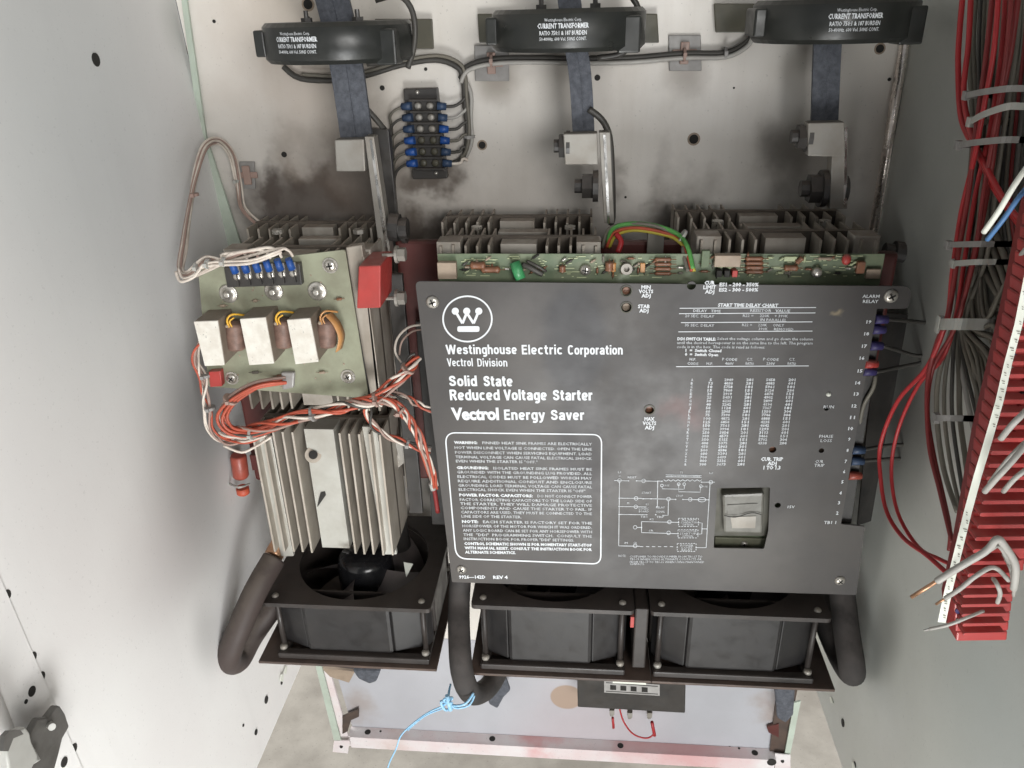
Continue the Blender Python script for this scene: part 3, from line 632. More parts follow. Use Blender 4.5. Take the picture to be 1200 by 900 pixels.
defs += [(s_, .0014, ('white', 'orange', 'pink', 'dkwire')[i]) for i, s_ in enumerate(strands(pp(up2), 4, .004, 1.0))]
lo = [(262, 522, -.226), (283, 530, -.23), (300, 523, -.23), (318, 512, -.232)]
defs += [(pp(lo), .0016, 'white'), (pp([(418, 478, -.236), (432, 472, -.238), (448, 476, -.236)]), .0012, 'white')]
defs += [(pp([(500, 380, -.16), (480, 383, -.17), (466, 396, -.175), (463, 412, -.175), (470, 424, -.17)]), .0014, 'white'), (pp([(500, 386, -.16), (484, 388, -.17), (471, 400, -.172), (468, 416, -.172)]), .0012, 'pink')]
harness('wire_harness', 'tangled orange and white wire harness crossing the exposed heat sink fins', 'wires', defs, W(400, 510, -.23),
        [(W(367, 485, -.242), (1, 0, .25), .0088, 'clear'), (W(270, 468, -.24), (.6, 0, .8), .0085, 'pink'), (W(441, 468, -.234), (1, 0, .3), .009, 'pink'), (W(478, 432, -.219), (.6, 0, .8), .0085, 'pink'), (W(468, 482, -.235), (.6, 0, -.8), .008, 'pink'), (W(240, 440, -.224), (0, 0, 1), .0065, 'clear'), (W(295, 508, -.235), (1, 0, .1), .008, 'tie'), (W(246, 478, -.222), (0, 0, 1), .0065, 'clear'), (W(478, 520, -.222), (1, 0, -.3), .006, 'clear')])
harness('jumper_wire', 'red wire with white joint hanging at the left edge of the cover plate', 'wire', [(pp([(506, 560, -.212), (510, 580, -.205), (513, 600, -.2)]), .0030, 'dredwire'), (pp([(505, 566, -.214), (508, 574, -.214)]), .0034, 'tie')], W(510, 600, -.2))

# ================================================================== CURRENT TRANSFORMERS, BRAIDS, BUSBARS
def ct(cx, zc, plate_px, label, text_px, flip=1, R=.080):
    yc_ = -.098; t = thing('current_transformer', label, 'transformer', (cx, yc_, zc-.02), 'black ring current transformers')
    n = 40; hh_ = .0195; prof_o = [(R-.004, -hh_), (R, -hh_+.004), (R, hh_-.004), (R-.004, hh_)]; prof_i = [(.035, hh_), (.035, -hh_)]
    pr = prof_o+prof_i+[prof_o[0]]; v = []; f = []
    for (r, h) in pr:
        for i in range(n):
            a = 2*math.pi*i/n; v.append((cx+r*math.cos(a), yc_+r*math.sin(a)*.93, zc+h))
    for j in range(len(pr)-1):
        for i in range(n): f.append((j*n+i, j*n+(i+1) % n, (j+1)*n+(i+1) % n, (j+1)*n+i))
    b = part('ring_body', [(v, f)], 'ct', t, smooth=True)
    for p in b.data.polygons: p.use_smooth = abs(p.normal.z) < .5
    part('side_lug', [box(cx-R-.004, cx-R+.008, yc_-.03, yc_+.02, zc-.013, zc+.013), box(cx+R*.62, cx+R*.9, yc_-.052, yc_-.02, zc-.022, zc+.012)], 'ct', t, bevel=.002)
    part('mounting_foot', [box(cx-R*.75, cx-R*.45, yc_+.05, -.006, zc-.014, zc+.014), box(cx+R*.45, cx+R*.75, yc_+.05, -.006, zc-.014, zc+.014)], 'ct', t)
    (a, b_, c, d) = plate_px
    part('mounting_plate', [prism([W(a, b_, -.006), W(c, b_, -.006), W(c+2, d, -.006), W(a+2, d, -.006)], (0, -.004, 0))], 'olive', t, bevel=.001)
    part('terminal_stud', [cyl((cx+s*R*.62, yc_-.02, zc+hh_), (cx+s*R*.62, yc_-.02, zc+hh_+.011), .0025, 8) for s in (-.55, .55)]+[cyl((cx+s*R*.62, yc_-.02, zc+hh_), (cx+s*R*.62, yc_-.02, zc+hh_+.004), .006, 6) for s in (-.55, .55)], 'blk', t)
    # lettering wrapped on the front of the ring
    gs = []
    for s_, ux, w, h, z, bd in text_px:
        vv, ff = glyphs(s_, bd, 1); xx0 = min(x for x, y in vv); xx1 = max(x for x, y in vv); o = []
        for x, y in vv:
            a_ = (ux+w*((x-xx0)/(xx1-xx0)-.5))/R
            o.append((cx+(R+.0006)*math.sin(a_), yc_-(R+.0006)*.93*math.cos(a_), zc+z+h*y/cap()))
        gs.append((o, ff))
    part('printed_lettering', gs, 'print', t)
    return t
def cttext(off):
    return [('Westinghouse Electric Corp.', off, .036, .0028, .0085, 0), ('CURRENT TRANSFORMER', off, .050, .0042, .0025, .03), ('RATIO 750:1 & 187 BURDEN', off, .046, .0036, -.0035, .02), ('50-400Hz. 600 Vol. 50NS CONT.', off, .046, .0030, -.0085, .01)]
zc0 = W(667, 36, -.17)[2]
cts = [(-.262, W(395, 51, -.17)[2], (440, 22, 507, 57), 'black ring current transformer at upper left round the left braided strap', -.026),
       (-.0165, W(667, 36, -.17)[2], (560, 16, 770, 50), 'black ring current transformer in the middle with white printed lettering', -.004),
       (.252, W(960, 26, -.17)[2], (836, 4, 1052, 38), 'black ring current transformer at upper right, its lettering partly worn', .000)]
for cx, z, pl, lb, off in cts: ct(cx, z, pl, lb, cttext(off))
# braids
random.seed(2)
bl_px = [[(383, -25), (397, 30), (408, 90), (418, 162)], [(664, -25), (671, 30), (680, 90), (684, 158)], [(972, -25), (970, 40), (968, 90), (966, 146)]]
bw = [.036, .024, .028]
blb = ['blue grey braided copper strap running down through the left transformer', 'blue grey braided copper strap running down through the middle transformer', 'blue grey braided copper strap running down through the right transformer']
for pts, w, lb in zip(bl_px, bw, blb):
    g = []
    P = [W(a, b, -.098) for a, b in pts]
    for i in range(2):
        o = (i-.5)*w/2; g.append(strip([add(p, (o, (i % 2)*.0012, 0)) for j, p in enumerate(P)], (1, 0, 0), w/2*1.01, (0, 1, 0), .006))
    tag(part('braided_strap', g, 'braid', bevel=.0004), lb, 'strap', 'braided straps through the transformers')
# L-shaped clamps and upright bars down to each heat sink
def bus(clamp, bar, bolts, label, edge):
    t = thing('upright_busbar', label, 'busbar', W(bar[2][0], bar[2][1], -.11), 'upright busbars above the heat sinks')
    part('clamp_block', [prism([W(x, y, -.125) for x, y in clamp], (0, .018, 0))], 'bar', t, bevel=.0012)
    part('bar', [prism([W(x, y, -.122) for x, y in bar], (0, .018, 0))], 'bar', t, bevel=.0008)
    if edge: part('bright_edge', [prism([W(x, y, -.1235) for x, y in edge], (0, .003, 0))], 'edge', t)
    for (x, y, r, dx) in bolts:
        c = W(x, y, -.11); part('bolt', [cyl(c, add(c, (dx, 0, 0)), r, 6), cyl(add(c, (dx, 0, 0)), add(c, (dx*1.5, 0, 0)), r*1.25, 18), cyl(add(c, (-dx*.7, 0, 0)), c, r*.55, 10)], 'blk' if r > .011 else 'olive', t)
bus([(392, 164), (426, 163), (428, 201), (394, 201)], [(427, 160), (438, 160), (458, 300), (445, 300)], [(399, 178, .007, .004), (462, 270, .012, .01)],
    'grimy upright busbar with pale clamp block above the left heat sink', [(433, 164), (436, 164), (455, 296), (452, 296)])
bus([(660, 157), (700, 156), (701, 193), (662, 193)], [(702, 155), (715, 155), (720, 262), (708, 262)], [(655, 171, .013, .008), (682, 218, .014, .012)],
    'upright busbar with grey clamp block and hex bolts above the middle heat sink', [(707, 158), (710, 158), (715, 262), (712, 262)])
bus([(947, 144), (990, 143), (991, 184), (947, 183)], [(976, 160), (994, 150), (993, 245), (972, 245)], [(934, 160, .013, .009), (947, 221, .016, .012), (978, 222, .012, .008)],
    'upright busbar with grey clamp and large black bolts above the right heat sink', [(990, 150), (993, 148), (992, 243), (989, 243)])
# dark backing bars behind left + centre
tag(part('backing_bar', [prism([W(434, 150, -.08), W(455, 152, -.08), W(470, 300, -.08), W(450, 300, -.08)], (0, .01, 0))], 'blk', bevel=.001), 'black bar behind the bright edged left busbar', 'busbar')

# ================================================================== CABLES ALONG THE TOP
def hz(pts, d=-.008): return [W(x, y, d) for x, y in pts]
m1 = [(332, 78), (352, 92), (395, 94), (430, 88), (470, 76), (510, 70), (535, 78), (543, 92), (545, 120), (548, 155), (545, 180), (538, 190)]
m2 = [(540, 92), (548, 78), (575, 70), (620, 68), (680, 69), (740, 68), (800, 63), (850, 62), (875, 50), (882, 38)]
m3 = [(543, 90), (552, 110), (552, 140), (553, 165), (545, 185), (530, 192)]
defs = [(hz(m1), .0036, 'dkwire'), (hz([(x+2, y-5) for x, y in m1[1:]], -.012), .0022, 'greywire'), (hz(m2), .0036, 'dkwire'),
        (hz([(x, y+5) for x, y in m2], -.013), .0026, 'ltgrey'), (hz(m3), .0024, 'ltgrey'), (hz([(x-4, y) for x, y in m3]), .0024, 'dkwire'),
        (hz([(478, 80), (486, 50), (484, 15), (468, -5), (440, 0)], -.10), .0032, 'dkwire'), (hz([(430, 75), (455, 73), (472, 68), (480, 55)], -.05), .003, 'dkwire'),
        (hz([(735, -10), (748, 10), (747, 40), (730, 62), (700, 68)], -.08), .0032, 'dkwire')]
harness('cable_run', 'black and grey twin cable clipped along the top of the back panel', 'cable', defs, W(600, 75, -.01),
        [(W(576, 71, -.011), (1, 0, 0), .0075, 'pink'), (W(802, 64, -.011), (1, 0, 0), .0075, 'pink'), (W(550, 160, -.009), (0, 0, 1), .0075, 'clear'), (W(850, 62, -.011), (1, 0, 0), .0065, 'clear')])
tag(part('sense_lead', [tube(pp([(430, 128, -.09), (445, 145, -.08), (455, 160, -.06), (457, 185, -.05), (456, 215, -.04), (460, 250, -.03)]), .0034, 8)], 'dkwire', smooth=True), 'black lead curving down beside the left upright busbar', 'wire')
tag(part('sense_lead', [tube(pp([(690, 128, -.10), (705, 140, -.10), (714, 160, -.10), (717, 200, -.10), (718, 250, -.10), (716, 262, -.11)]), .0036, 8)], 'dkwire', smooth=True), 'black lead curving down beside the middle upright busbar', 'wire')
part_ = tag(part('green_yellow_leads', [tube(pp([(712, 285, -.15), (718, 268, -.16), (740, 262, -.165), (770, 265, -.17), (795, 275, -.18), (806, 290, -.20), (812, 315, -.212)]), .0024, 7)], 'green', smooth=True), 'green lead arching over the circuit board between heat sinks', 'wire')
for off, m, lb in ((3, 'orange', 'orange lead arching beneath the green one over the board'), (6, 'yelwire', 'yellow lead beside the green one over the board'), (-2, 'greywire', 'grey lead alongside the green one over the board')):
    tag(part('control_lead', [tube(pp([(708+off, 290, -.15), (716+off, 270+off, -.158), (742, 264+off, -.166), (772, 268+off, -.172), (797-off, 280, -.18), (802+off*.8, 296, -.20), (808+off*.9, 318, -.213)]), .0019, 6)], m, smooth=True), lb, 'wire', 'control leads over the board')
tag(part('red_lead', [tube(pp([(722, 274, -.16), (728, 283, -.165), (724, 296, -.17)]), .003, 7)], 'redwire', smooth=True), 'short bright red lead under the green arch', 'wire')
tag(part('cable_tie', [lathe(W(799, 277, -.18), (1, 0, -.7), [(.0065, -.0015), (.0078, -.0015), (.0078, .0015), (.0065, .0015)], 14)], 'tie'), 'white nylon tie round the green arching leads', 'cable tie')

# terminal block on the back panel
tb = thing('terminal_block', 'black six way terminal block with blue spade connectors on the back panel', 'terminal block', W(500, 208, 0))
part('base', [prism([W(475, 103, -.001), W(514, 102, -.001), W(526, 207, -.001), (W(486, 208, -.001))], (0, -.012, 0))], 'blk', tb, bevel=.001)
for i in range(7):
    y = 117+13.4*i; x = 497+1.3*i
    q = [W(x-17, y-1.5, -.0135), W(x+17, y-1.5, -.0135), W(x+17, y+1.5, -.0135), W(x-17, y+1.5, -.0135)]
    part('barrier', [prism(q, (0, -.008, 0))], 'blk', tb, bevel=.0008)
part('mounting_screw', [ball(W(489, 108, -.014), .0025, n=6), ball(W(511, 203, -.014), .0025, n=6)], 'screw', tb, smooth=True)
for i in range(6):
    y = 124+13.4*i; x = 497+1.3*i
    for s in (-1, 1):
        c = W(x+s*7, y, -.0135)
        part('terminal_screw', [lathe(c, (0, -1, 0), [(.0045, 0), (.0045, .002), (.003, .003), (.0005, .0034)], 12)], 'bar' if i < 3 else 'olive', tb, smooth=True)
        bright = (s < 0 and i >= 3) or (s > 0 and i in (2, 3))
        part('spade_sleeve', [cyl(W(x+s*15, y, -.016), W(x+s*26, y+1, -.014), .0050, 12, .0042)], 'blue' if bright else 'bluedull', tb, smooth=True)
for i in range(6):
    y = 125+13.4*i; x = 497+1.3*i; od = ('topmost', 'second', 'third', 'fourth', 'fifth', 'lowest')[i]
    tag(part('jumper_wire', [tube(pp([(x-25, y, -.014), (x-34, y+4, -.014), (x-40, y+12, -.010), (459+i*.6, y+26, -.006), (461+i*.7, 200+i*9, -.006)]), .0018, 6)], 'dkwire' if i % 2 else 'greywire', smooth=True), od+' thin wire leaving the left side of the black terminal block', 'wire', 'wires left of the terminal block')
    tag(part('jumper_wire', [tube(pp([(x+25, y, -.014), (x+36, y-1, -.014), (x+44-i, y-6, -.012), (548, y-14+i*2, -.010)]), .002, 6)], ('dkwire', 'ltgrey', 'dkwire', 'greywire', 'dkwire', 'white')[i], smooth=True), od+' thin wire on the right side of the black terminal block', 'wire', 'wires right of the terminal block')

# ================================================================== LOGIC BOARD AND COVER PLATE
YP = -.220
lb_ = thing('logic_board', 'green control circuit board standing behind the black cover plate', 'circuit board', (.08, -.205, .56))
xl, zt = W(513, 297, -.203)[0], W(513, 297, -.203)[2]; xr = W(1037, 295, -.203)[0]
part('board', [box(xl, xr, -.2045, -.2028, .565, zt)], 'pcb', lb_)
yb_ = -.2048
def comp(px, py, w, h, d, m, nm, bev=.0006):
    c = W(px, py, yb_); part(nm, [box(c[0]-w/2, c[0]+w/2, yb_-d, yb_-.0001, c[2]-h/2, c[2]+h/2)], m, lb_, bevel=bev)
def resis(px, py, l, r, m, ang=0, nm='resistor'):
    c = W(px, py, yb_-r); d = (math.cos(ang)*l/2, 0, math.sin(ang)*l/2)
    g = lathe(sub(c, d), d, [(r*.5, 0), (r, .1*l), (r*.85, .25*l), (r*.85, .75*l), (r, .9*l), (r*.5, l)], 10)
    part(nm, [g, cyl(sub(c, sc(d, 1.6)), add(c, sc(d, 1.6)), .0004, 5)], m, lb_, smooth=True)
comp(525, 315, .020, .018, .008, 'tan', 'connector')
resis(560, 311, .016, .0045, 'brown'); resis(575, 316, .02, .004, 'brown')
part('green_resistor', [cyl(W(603, 307, yb_-.006), W(610, 327, yb_-.01), .0058, 16)], 'greencyl', lb_, smooth=True)
part('wire_link', [tube(pp([(613, 310, -.208), (622, 314, -.211), (636, 322, -.211)]), .0028, 7), tube(pp([(618, 306, -.208), (630, 312, -.211), (640, 318, -.208)]), .0016, 7)], 'dkwire', lb_, smooth=True)
resis(659, 315, .007, .004, 'brown', 1.57)
phillips(lb_, 686, 316, yb_, .0062, h=.005)
resis(714, 312, .010, .005, 'brown', 1.57); resis(719, 313, .010, .003, 'tape', 1.57)
part('spacer', [lathe(W(734, 313, yb_), (0, -1, 0), [(.006, 0), (.006, .008), (.003, .008), (.003, .004)], 18)], 'bar', lb_, smooth=False)
comp(753, 313, .005, .010, .003, 'tape', 'capacitor')
for k in range(4): resis(777, 304+k*5.5, .017, .0022, 'brown')
comp(826, 302, .008, .018, .006, 'pcb', 'connector'); comp(851, 303, .026, .012, .010, 'tan', 'connector')
for k, m in enumerate(('slot', 'slot', 'red')): comp(841+k*9, 317, .0052, .007, .012, m, 'pin_socket')
for k in range(4): resis(884, 303+k*5.2, .018, .0024, 'brown')
comp(926, 303, .013, .005, .002, 'trace', 'chip'); resis(927, 314, .014, .0035, 'brown'); resis(937, 305, .008, .003, 'brown', .8)
resis(967, 303, .014, .0018, 'tan'); part('silver_can', [ball(W(957, 319, yb_-.003), .0055, n=8)], 'screw', lb_, smooth=True)
part('red_disc_capacitor', [ball(W(992, 304, yb_-.004), .0058, (.8, .6, 1), 8)], 'red', lb_, smooth=True)
comp(1007, 312, .008, .012, .006, 'brown', 'transistor'); comp(1022, 320, .014, .010, .004, 'tan', 'connector')
g = []
for i in range(150):
    px = random.choice([random.uniform(545, 770), random.uniform(862, 1010)]); py = random.uniform(299, 325); c = W(px, py, yb_)
    l = random.choice([.0010, .0012, .002, .005]); g.append(box(c[0]-l, c[0]+l, yb_-.0006, yb_-.0001, c[2]-.0005, c[2]+.0005))
g.append(box(W(545, 303, yb_)[0], W(583, 303, yb_)[0], yb_-.0005, yb_, W(545, 304, yb_)[2]-.0003, W(545, 304, yb_)[2]+.0003))
part('silkscreen', g, 'trace', lb_)
g = []
for i in range(70):
    px = random.uniform(542, 1015); resis(px, random.uniform(300, 322), random.uniform(.004, .008), .0014, random.choice(['brown', 'tan', 'greywire', 'slot', 'dkwire', 'trace', 'screw', 'brown']), random.choice([0, 1.57, .6]), nm='small_resistor')
# relay behind the window
def wbox(nm, q, Y, d, m, par, bev=.001): return part(nm, [prism([W(x, y, Y) for x, y in q], (0, d, 0))], m, par, bevel=bev)
wbox('relay_socket', [(832, 562), (908, 562), (903, 628), (832, 628)], -.2075, .002, 'olive', lb_, 0)
rl = wbox('relay', [(846, 580), (896, 578), (894, 626), (848, 625)], -.2195, .014, 'relay', lb_, .003)
wbox('relay_frame', [(852, 592), (888, 590), (886, 602), (853, 603)], -.2205, .001, 'relay', rl, 0)
wbox('relay_coil', [(856, 606), (886, 605), (885, 619), (858, 619)], -.2203, .0006, 'bar', rl, 0)
part('relay_spring', [tube(pp([(849, 604, -.2215), (862, 606, -.2225), (880, 601, -.2222), (892, 603, -.2215)]), .0005, 5)], 'slot', rl)
part('window_pad', [box(*(lambda a, b: (a[0], b[0], yb_-.003, yb_-.0003, b[2], a[2]))(W(838, 628, yb_), W(897, 644, yb_)))], 'card', lb_)
phillips(lb_, 872, 637, yb_-.003, .0042)

cv = thing('cover_plate', 'large black cover plate printed with white lettering, tables and a wiring diagram', 'cover plate', (.08, YP, .55))
pl = [(487, 329), (1068, 335), (1064, 361), (1027, 361), (985, 613), (1013, 616), (1003, 696), (530, 681)]
rr = [.006, .009, .006, .001, .001, .001, .002, .002]
pw = [W(x, y, YP) for x, y in pl]; out = fillet([(p[0], 0, p[2]) for p in pw], rr)
def h2(px, py, r): c = W(px, py, YP); return circle((c[0], c[2]), r)
win = [(840, 571), (902, 570), (900, 621), (895, 642), (836, 641)]
wp = fillet([(W(x, y, YP)[0], 0, W(x, y, YP)[2]) for x, y in win], .002)
holes = [[(p[0], p[2]) for p in wp], h2(734, 341, .0055), h2(734, 360, .0055), h2(810, 334, .0045), h2(761, 480, .0048), h2(905, 526, .004), h2(911, 591, .0035), h2(968, 478, .0025), h2(962, 527, .003)]
v, f = sheet([(p[0], p[2]) for p in out], holes, .002)
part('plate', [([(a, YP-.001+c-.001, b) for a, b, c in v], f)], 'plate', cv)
YT = YP-.0025
for px, py in ((507, 354), (1044, 347), (541, 667), (984, 680)):
    phillips(cv, px, py, YP-.002, .0070 if py < 400 else .0062, h=.0035)
for px, py, m in ((734, 341, 'brown'), (734, 360, 'tan'), (761, 480, 'brown'), (905, 526, 'brown'), (962, 527, 'tan')):
    c = W(px, py, YP+.004); part('adjusting_pot', [cyl(c, add(c, (0, .009, 0)), .0042, 14), box(c[0]-.003, c[0]+.003, c[1]-.0006, c[1], c[2]-.0005, c[2]+.0005)], m, cv)
part('indicator_lamp', [ball(W(971, 462, YP-.002), .0026, n=8)], 'marker', cv, smooth=True)
ringv = []
for px, py, r in ((761, 480, .0062), (734, 360, .0065), (734, 341, .0065)):
    c = W(px, py, YP-.0021); ringv.append(lathe(c, (0, -1, 0), [(r*.82, 0), (r, 0), (r, .0006), (r*.82, .0006), (r*.82, 0)], 18, False))
part('hole_rim', ringv, 'olive', cv)

# --- emblem
rc = (547.8, 373.7)
el = lambda rx, ry, n=48: [(rc[0]+rx*math.cos(2*math.pi*i/n), rc[1]+ry*math.sin(2*math.pi*i/n)) for i in range(n)]
g = [stroke(el(28.6, 26.6), 1.9, YT, True)]
def em(x, y): return (480+x/4.615, 320+y/4.615)
for x in (247, 309, 374): g.append(disc(em(x, 206), 4.2, YT, 20))
g2 = [stroke([em(247, 206), em(286, 272)], 3.0, YT-.0001), stroke([em(286, 272), em(309, 215)], 3.0, YT-.0002), stroke([em(309, 215), em(346, 272)], 3.0, YT-.0003), stroke([em(346, 272), em(374, 206)], 3.0, YT-.0004)]
bar_ = fillet([(*em(258, 287), 0), (*em(378, 287), 0), (*em(378, 318), 0), (*em(258, 318), 0)], 2.6)
g.append(([W(p[0], p[1], YT) for p in bar_], [tuple(range(len(bar_)))]))
part('emblem', g+g2, 'print', cv)
# --- title lettering: a condensed bold grotesque drawn with strokes
def ar(cx, cy, rx, ry, a0, a1, n=14, p=2.6):
    o = []
    for i in range(n+1):
        t = math.radians(a0+(a1-a0)*i/n); c, q = math.cos(t), math.sin(t)
        o.append((cx+rx*math.copysign(abs(c)**(2/p), c), cy+ry*math.copysign(abs(q)**(2/p), q)))
    return o
def sm(p): return [(q[0], q[1]) for q in smooth_path([(a, b, 0) for a, b in p], 4)]
O_ = lambda: ar(.25, .37, .16, .28, 0, 360, 28)
S_ = [(.40, .50), (.36, .62), (.25, .66), (.13, .62), (.10, .52), (.15, .43), (.34, .34), (.41, .23), (.37, .12), (.25, .08), (.12, .12), (.09, .24)]
N_ = sm([(.09, .45), (.13, .60), (.25, .66), (.37, .60), (.40, .45)])+[(.40, 0)]
GL = {'W': (.95, [[(.07, 1), (.27, .0)], [(.27, .0), (.475, 1)], [(.475, 1), (.68, .0)], [(.68, .0), (.88, 1)]]),
 'e': (.5, [ar(.25, .37, .16, .28, 0, 318, 24), [(.10, .36), (.41, .36)]]), 's': (.5, [sm(S_)]), 'S': (.56, [sm([(x*1.12, y*1.36+.0) for x, y in S_])]),
 't': (.36, [sm([(.15, .95), (.15, .5), (.15, .2), (.2, .10), (.32, .09)]), [(.01, .67), (.32, .67)]]),
 'i': (.18, [[(.09, 0), (.09, .74)], [(.09, .86), (.09, 1.02)]]), 'l': (.18, [[(.09, 0), (.09, 1.02)]]),
 'n': (.5, [[(.09, 0), (.09, .74)], N_]), 'h': (.5, [[(.09, 0), (.09, 1.02)], N_]),
 'u': (.5, [[(.40, 0), (.40, .74)], [(.49-x, .74-y) for x, y in N_]]), 'o': (.5, [O_()]),
 'g': (.5, [O_(), sm([(.41, .74), (.41, .3), (.41, -.02), (.38, -.15), (.26, -.20), (.12, -.16)])]),
 'p': (.5, [O_(), [(.09, .74), (.09, -.27)]]), 'd': (.5, [O_(), [(.41, 0), (.41, 1.02)]]),
 'E': (.48, [[(.09, 0), (.09, 1)], [(.09, .91), (.45, .91)], [(.09, .52), (.42, .52)], [(.09, .09), (.46, .09)]]),
 'c': (.47, [ar(.25, .37, .16, .28, 42, 318, 22)]), 'C': (.58, [ar(.29, .5, .20, .42, 38, 322, 26)]),
 'r': (.34, [[(.09, 0), (.09, .74)], sm([(.09, .45), (.14, .60), (.32, .66)])]),
 'a': (.5, [sm([(.10, .53), (.14, .63), (.25, .66), (.37, .61), (.40, .48)])+[(.40, 0)], sm([(.40, .42), (.24, .39), (.11, .31), (.09, .19), (.15, .09), (.27, .10), (.40, .22)])]),
 'V': (.55, [[(.06, 1), (.275, .0)], [(.275, .0), (.49, 1)]]), 'v': (.46, [[(.06, .74), (.23, .0)], [(.23, .0), (.40, .74)]]),
 'y': (.46, [[(.05, .74), (.24, .10)], sm([(.42, .74), (.26, .05), (.18, -.15), (.05, -.19)])]),
 'D': (.56, [[(.09, 0), (.09, 1)], sm([(.09, .91), (.28, .91), (.42, .82), (.47, .5), (.42, .18), (.28, .09), (.09, .09)])]),
 'R': (.56, [[(.09, 0), (.09, 1)], sm([(.09, .91), (.30, .91), (.43, .85), (.45, .71), (.41, .57), (.30, .51), (.09, .51)]), [(.30, .51), (.47, 0)]])}
def word(s_, x0, x1, y, h, wt=.185):
    tot = sum(GL[c][0]+.055 for c in s_)-.055; k = (x1-x0)/tot; x = x0; out = []; z_ = 0
    for c in s_:
        for pl_ in GL[c][1]:
            z_ += 1; pts = []
            for u, v_ in pl_: pts.append((x+u*k-lean(x)*v_*h, y-v_*h))
            out.append(stroke(pts, wt*h*.92, YT-.00002*(z_ % 9)))
        x += (GL[c][0]+.055)*k
    return out
g = []
def T(s, x0, x1, y, h, b=.035, y1=None, **k):
    global g
    if b == .045: g.append(line_text(s, (x0, y), (x1, y), h, Y=YT, bold=b, res=3))
    else: g += word(s, x0, x1, y, h, .16 if b == .02 else (.225 if b == .042 else .20))
T('Westinghouse', 523, 606, 415, 11); T('Electric', 611.5, 659.5, 415.3, 11.2); T('Corporation', 665.5, 730, 415.5, 11)
T('Vectrol', 524.5, 554.5, 429.3, 9.4, .02); T('Division', 559.5, 595, 429.5, 9.4, .02)
T('Solid', 526.6, 559.5, 452.5, 12.2, .042); T('State', 567, 601, 452.7, 12.2, .042)
T('Reduced', 527.6, 586, 469, 12.4, .042); T('Voltage', 591, 641, 469, 12.4, .042); T('Starter', 648, 694.5, 469.2, 12.4, .042)
T('Vectrol', 529.5, 585, 491.5, 13, .045); T('Energy', 591, 638.5, 492, 12, .042); T('Saver', 645.5, 685, 492.2, 12, .042)
part('title_lettering', g, 'print', cv)
# --- warning box
bx = fillet([(521.5, 507, 0), (705, 509.3, 0), (704, 661, 0), (534.5, 654.5, 0)], [13, 11, 10, 13], 8)
part('warning_frame', [stroke([(p[0], p[1]) for p in bx], 1.5, YT, True)], 'print', cv)
g = []; gb = []
L_ = [(135, 'WARNING:|FINNED HEAT SINK FRAMES ARE ELECTRICALLY', 1), (162, 'HOT WHEN LINE VOLTAGE IS CONNECTED. OPEN THE LINE', 1), (187, 'POWER DISCONNECT WHEN SERVICING EQUIPMENT. LOAD', 1), (211, 'TERMINAL VOLTAGE CAN CAUSE FATAL ELECTRICAL SHOCK', 1), (233, 'EVEN WHEN THE STARTER IS "OFF."', .6),
      (268, 'GROUNDING:|ISOLATED HEAT SINK FRAMES MUST BE', 1), (291, 'GROUNDED WITH THE GROUNDING LUG PROVIDED. ALL', 1), (315, 'ELECTRICAL CODES MUST BE FOLLOWED WHICH MAY', 1), (338, 'REQUIRE ADDITIONAL CONDUIT AND ENCLOSURE', 1), (361, 'GROUNDING. LOAD TERMINAL VOLTAGE CAN CAUSE FATAL', 1), (383, 'ELECTRICAL SHOCK EVEN WHEN THE STARTER IS "OFF"', .95),
      (412, 'POWER FACTOR CAPACITORS:|DO NOT CONNECT POWER', 1), (436, 'FACTOR CORRECTING CAPACITORS TO THE LOAD SIDE OF', 1), (458, 'THE STARTER. THEY WILL DAMAGE PROTECTIVE', 1), (480, 'COMPONENTS AND CAUSE THE STARTER TO FAIL. IF', 1), (502, 'CAPACITORS ARE USED, THEY MUST BE CONNECTED TO THE', 1), (524, 'LINE SIDE OF THE STARTER.', .46),
      (552, 'NOTE:|EACH STARTER IS FACTORY SET FOR THE', 1), (575, 'HORSEPOWER OF THE MOTOR FOR WHICH IT WAS ORDERED.', 1), (598, 'ANY LOGIC BOARD CAN BE SET FOR ANY HORSEPOWER WITH', 1), (621, 'THE  "DDI"  PROGRAMMING SWITCH.  CONSULT THE', 1), (643, 'INSTRUCTION BOOK FOR PROPER "DDI" SETTINGS.', .86),
      (668, '*CONTROL SCHEMATIC SHOWN IS FOR MOMENTARY START-STOP', 1), (691, '*WITH MANUAL RESET. CONSULT THE INSTRUCTION BOOK FOR', 1), (713, '*ALTERNATE SCHEMATICS.', .40)]
for y, s, w in L_:
    xa = 100+58*(y-135)/579; xb = xa+(827-xa)*w; sl = 9*w
    A = (510+xa/4.5, 490+y/4.5); B = (510+xb/4.5, 490+(y+sl)/4.5)
    bold = s.startswith('*'); s = s.strip('*')
    if '|' in s:
        a, b = s.split('|'); fr = len(a)*1.05/(len(a)+len(b)+1.5); M = (A[0]+(B[0]-A[0])*fr, A[1]+(B[1]-A[1])*fr); fr2 = fr+.035
        M2 = (A[0]+(B[0]-A[0])*fr2, A[1]+(B[1]-A[1])*fr2)
        gb.append(line_text(a, A, M, 3.1, Y=YT, bold=.04, res=1)); g.append(line_text(b, M2, B, 3.0, Y=YT, bold=.012, res=1))
    else: (gb if bold else g).append(line_text(s, A, B, 3.0, Y=YT, bold=.04 if bold else .012, res=1))
part('warning_text', g, 'printdim', cv); part('warning_heading', gb, 'print', cv)
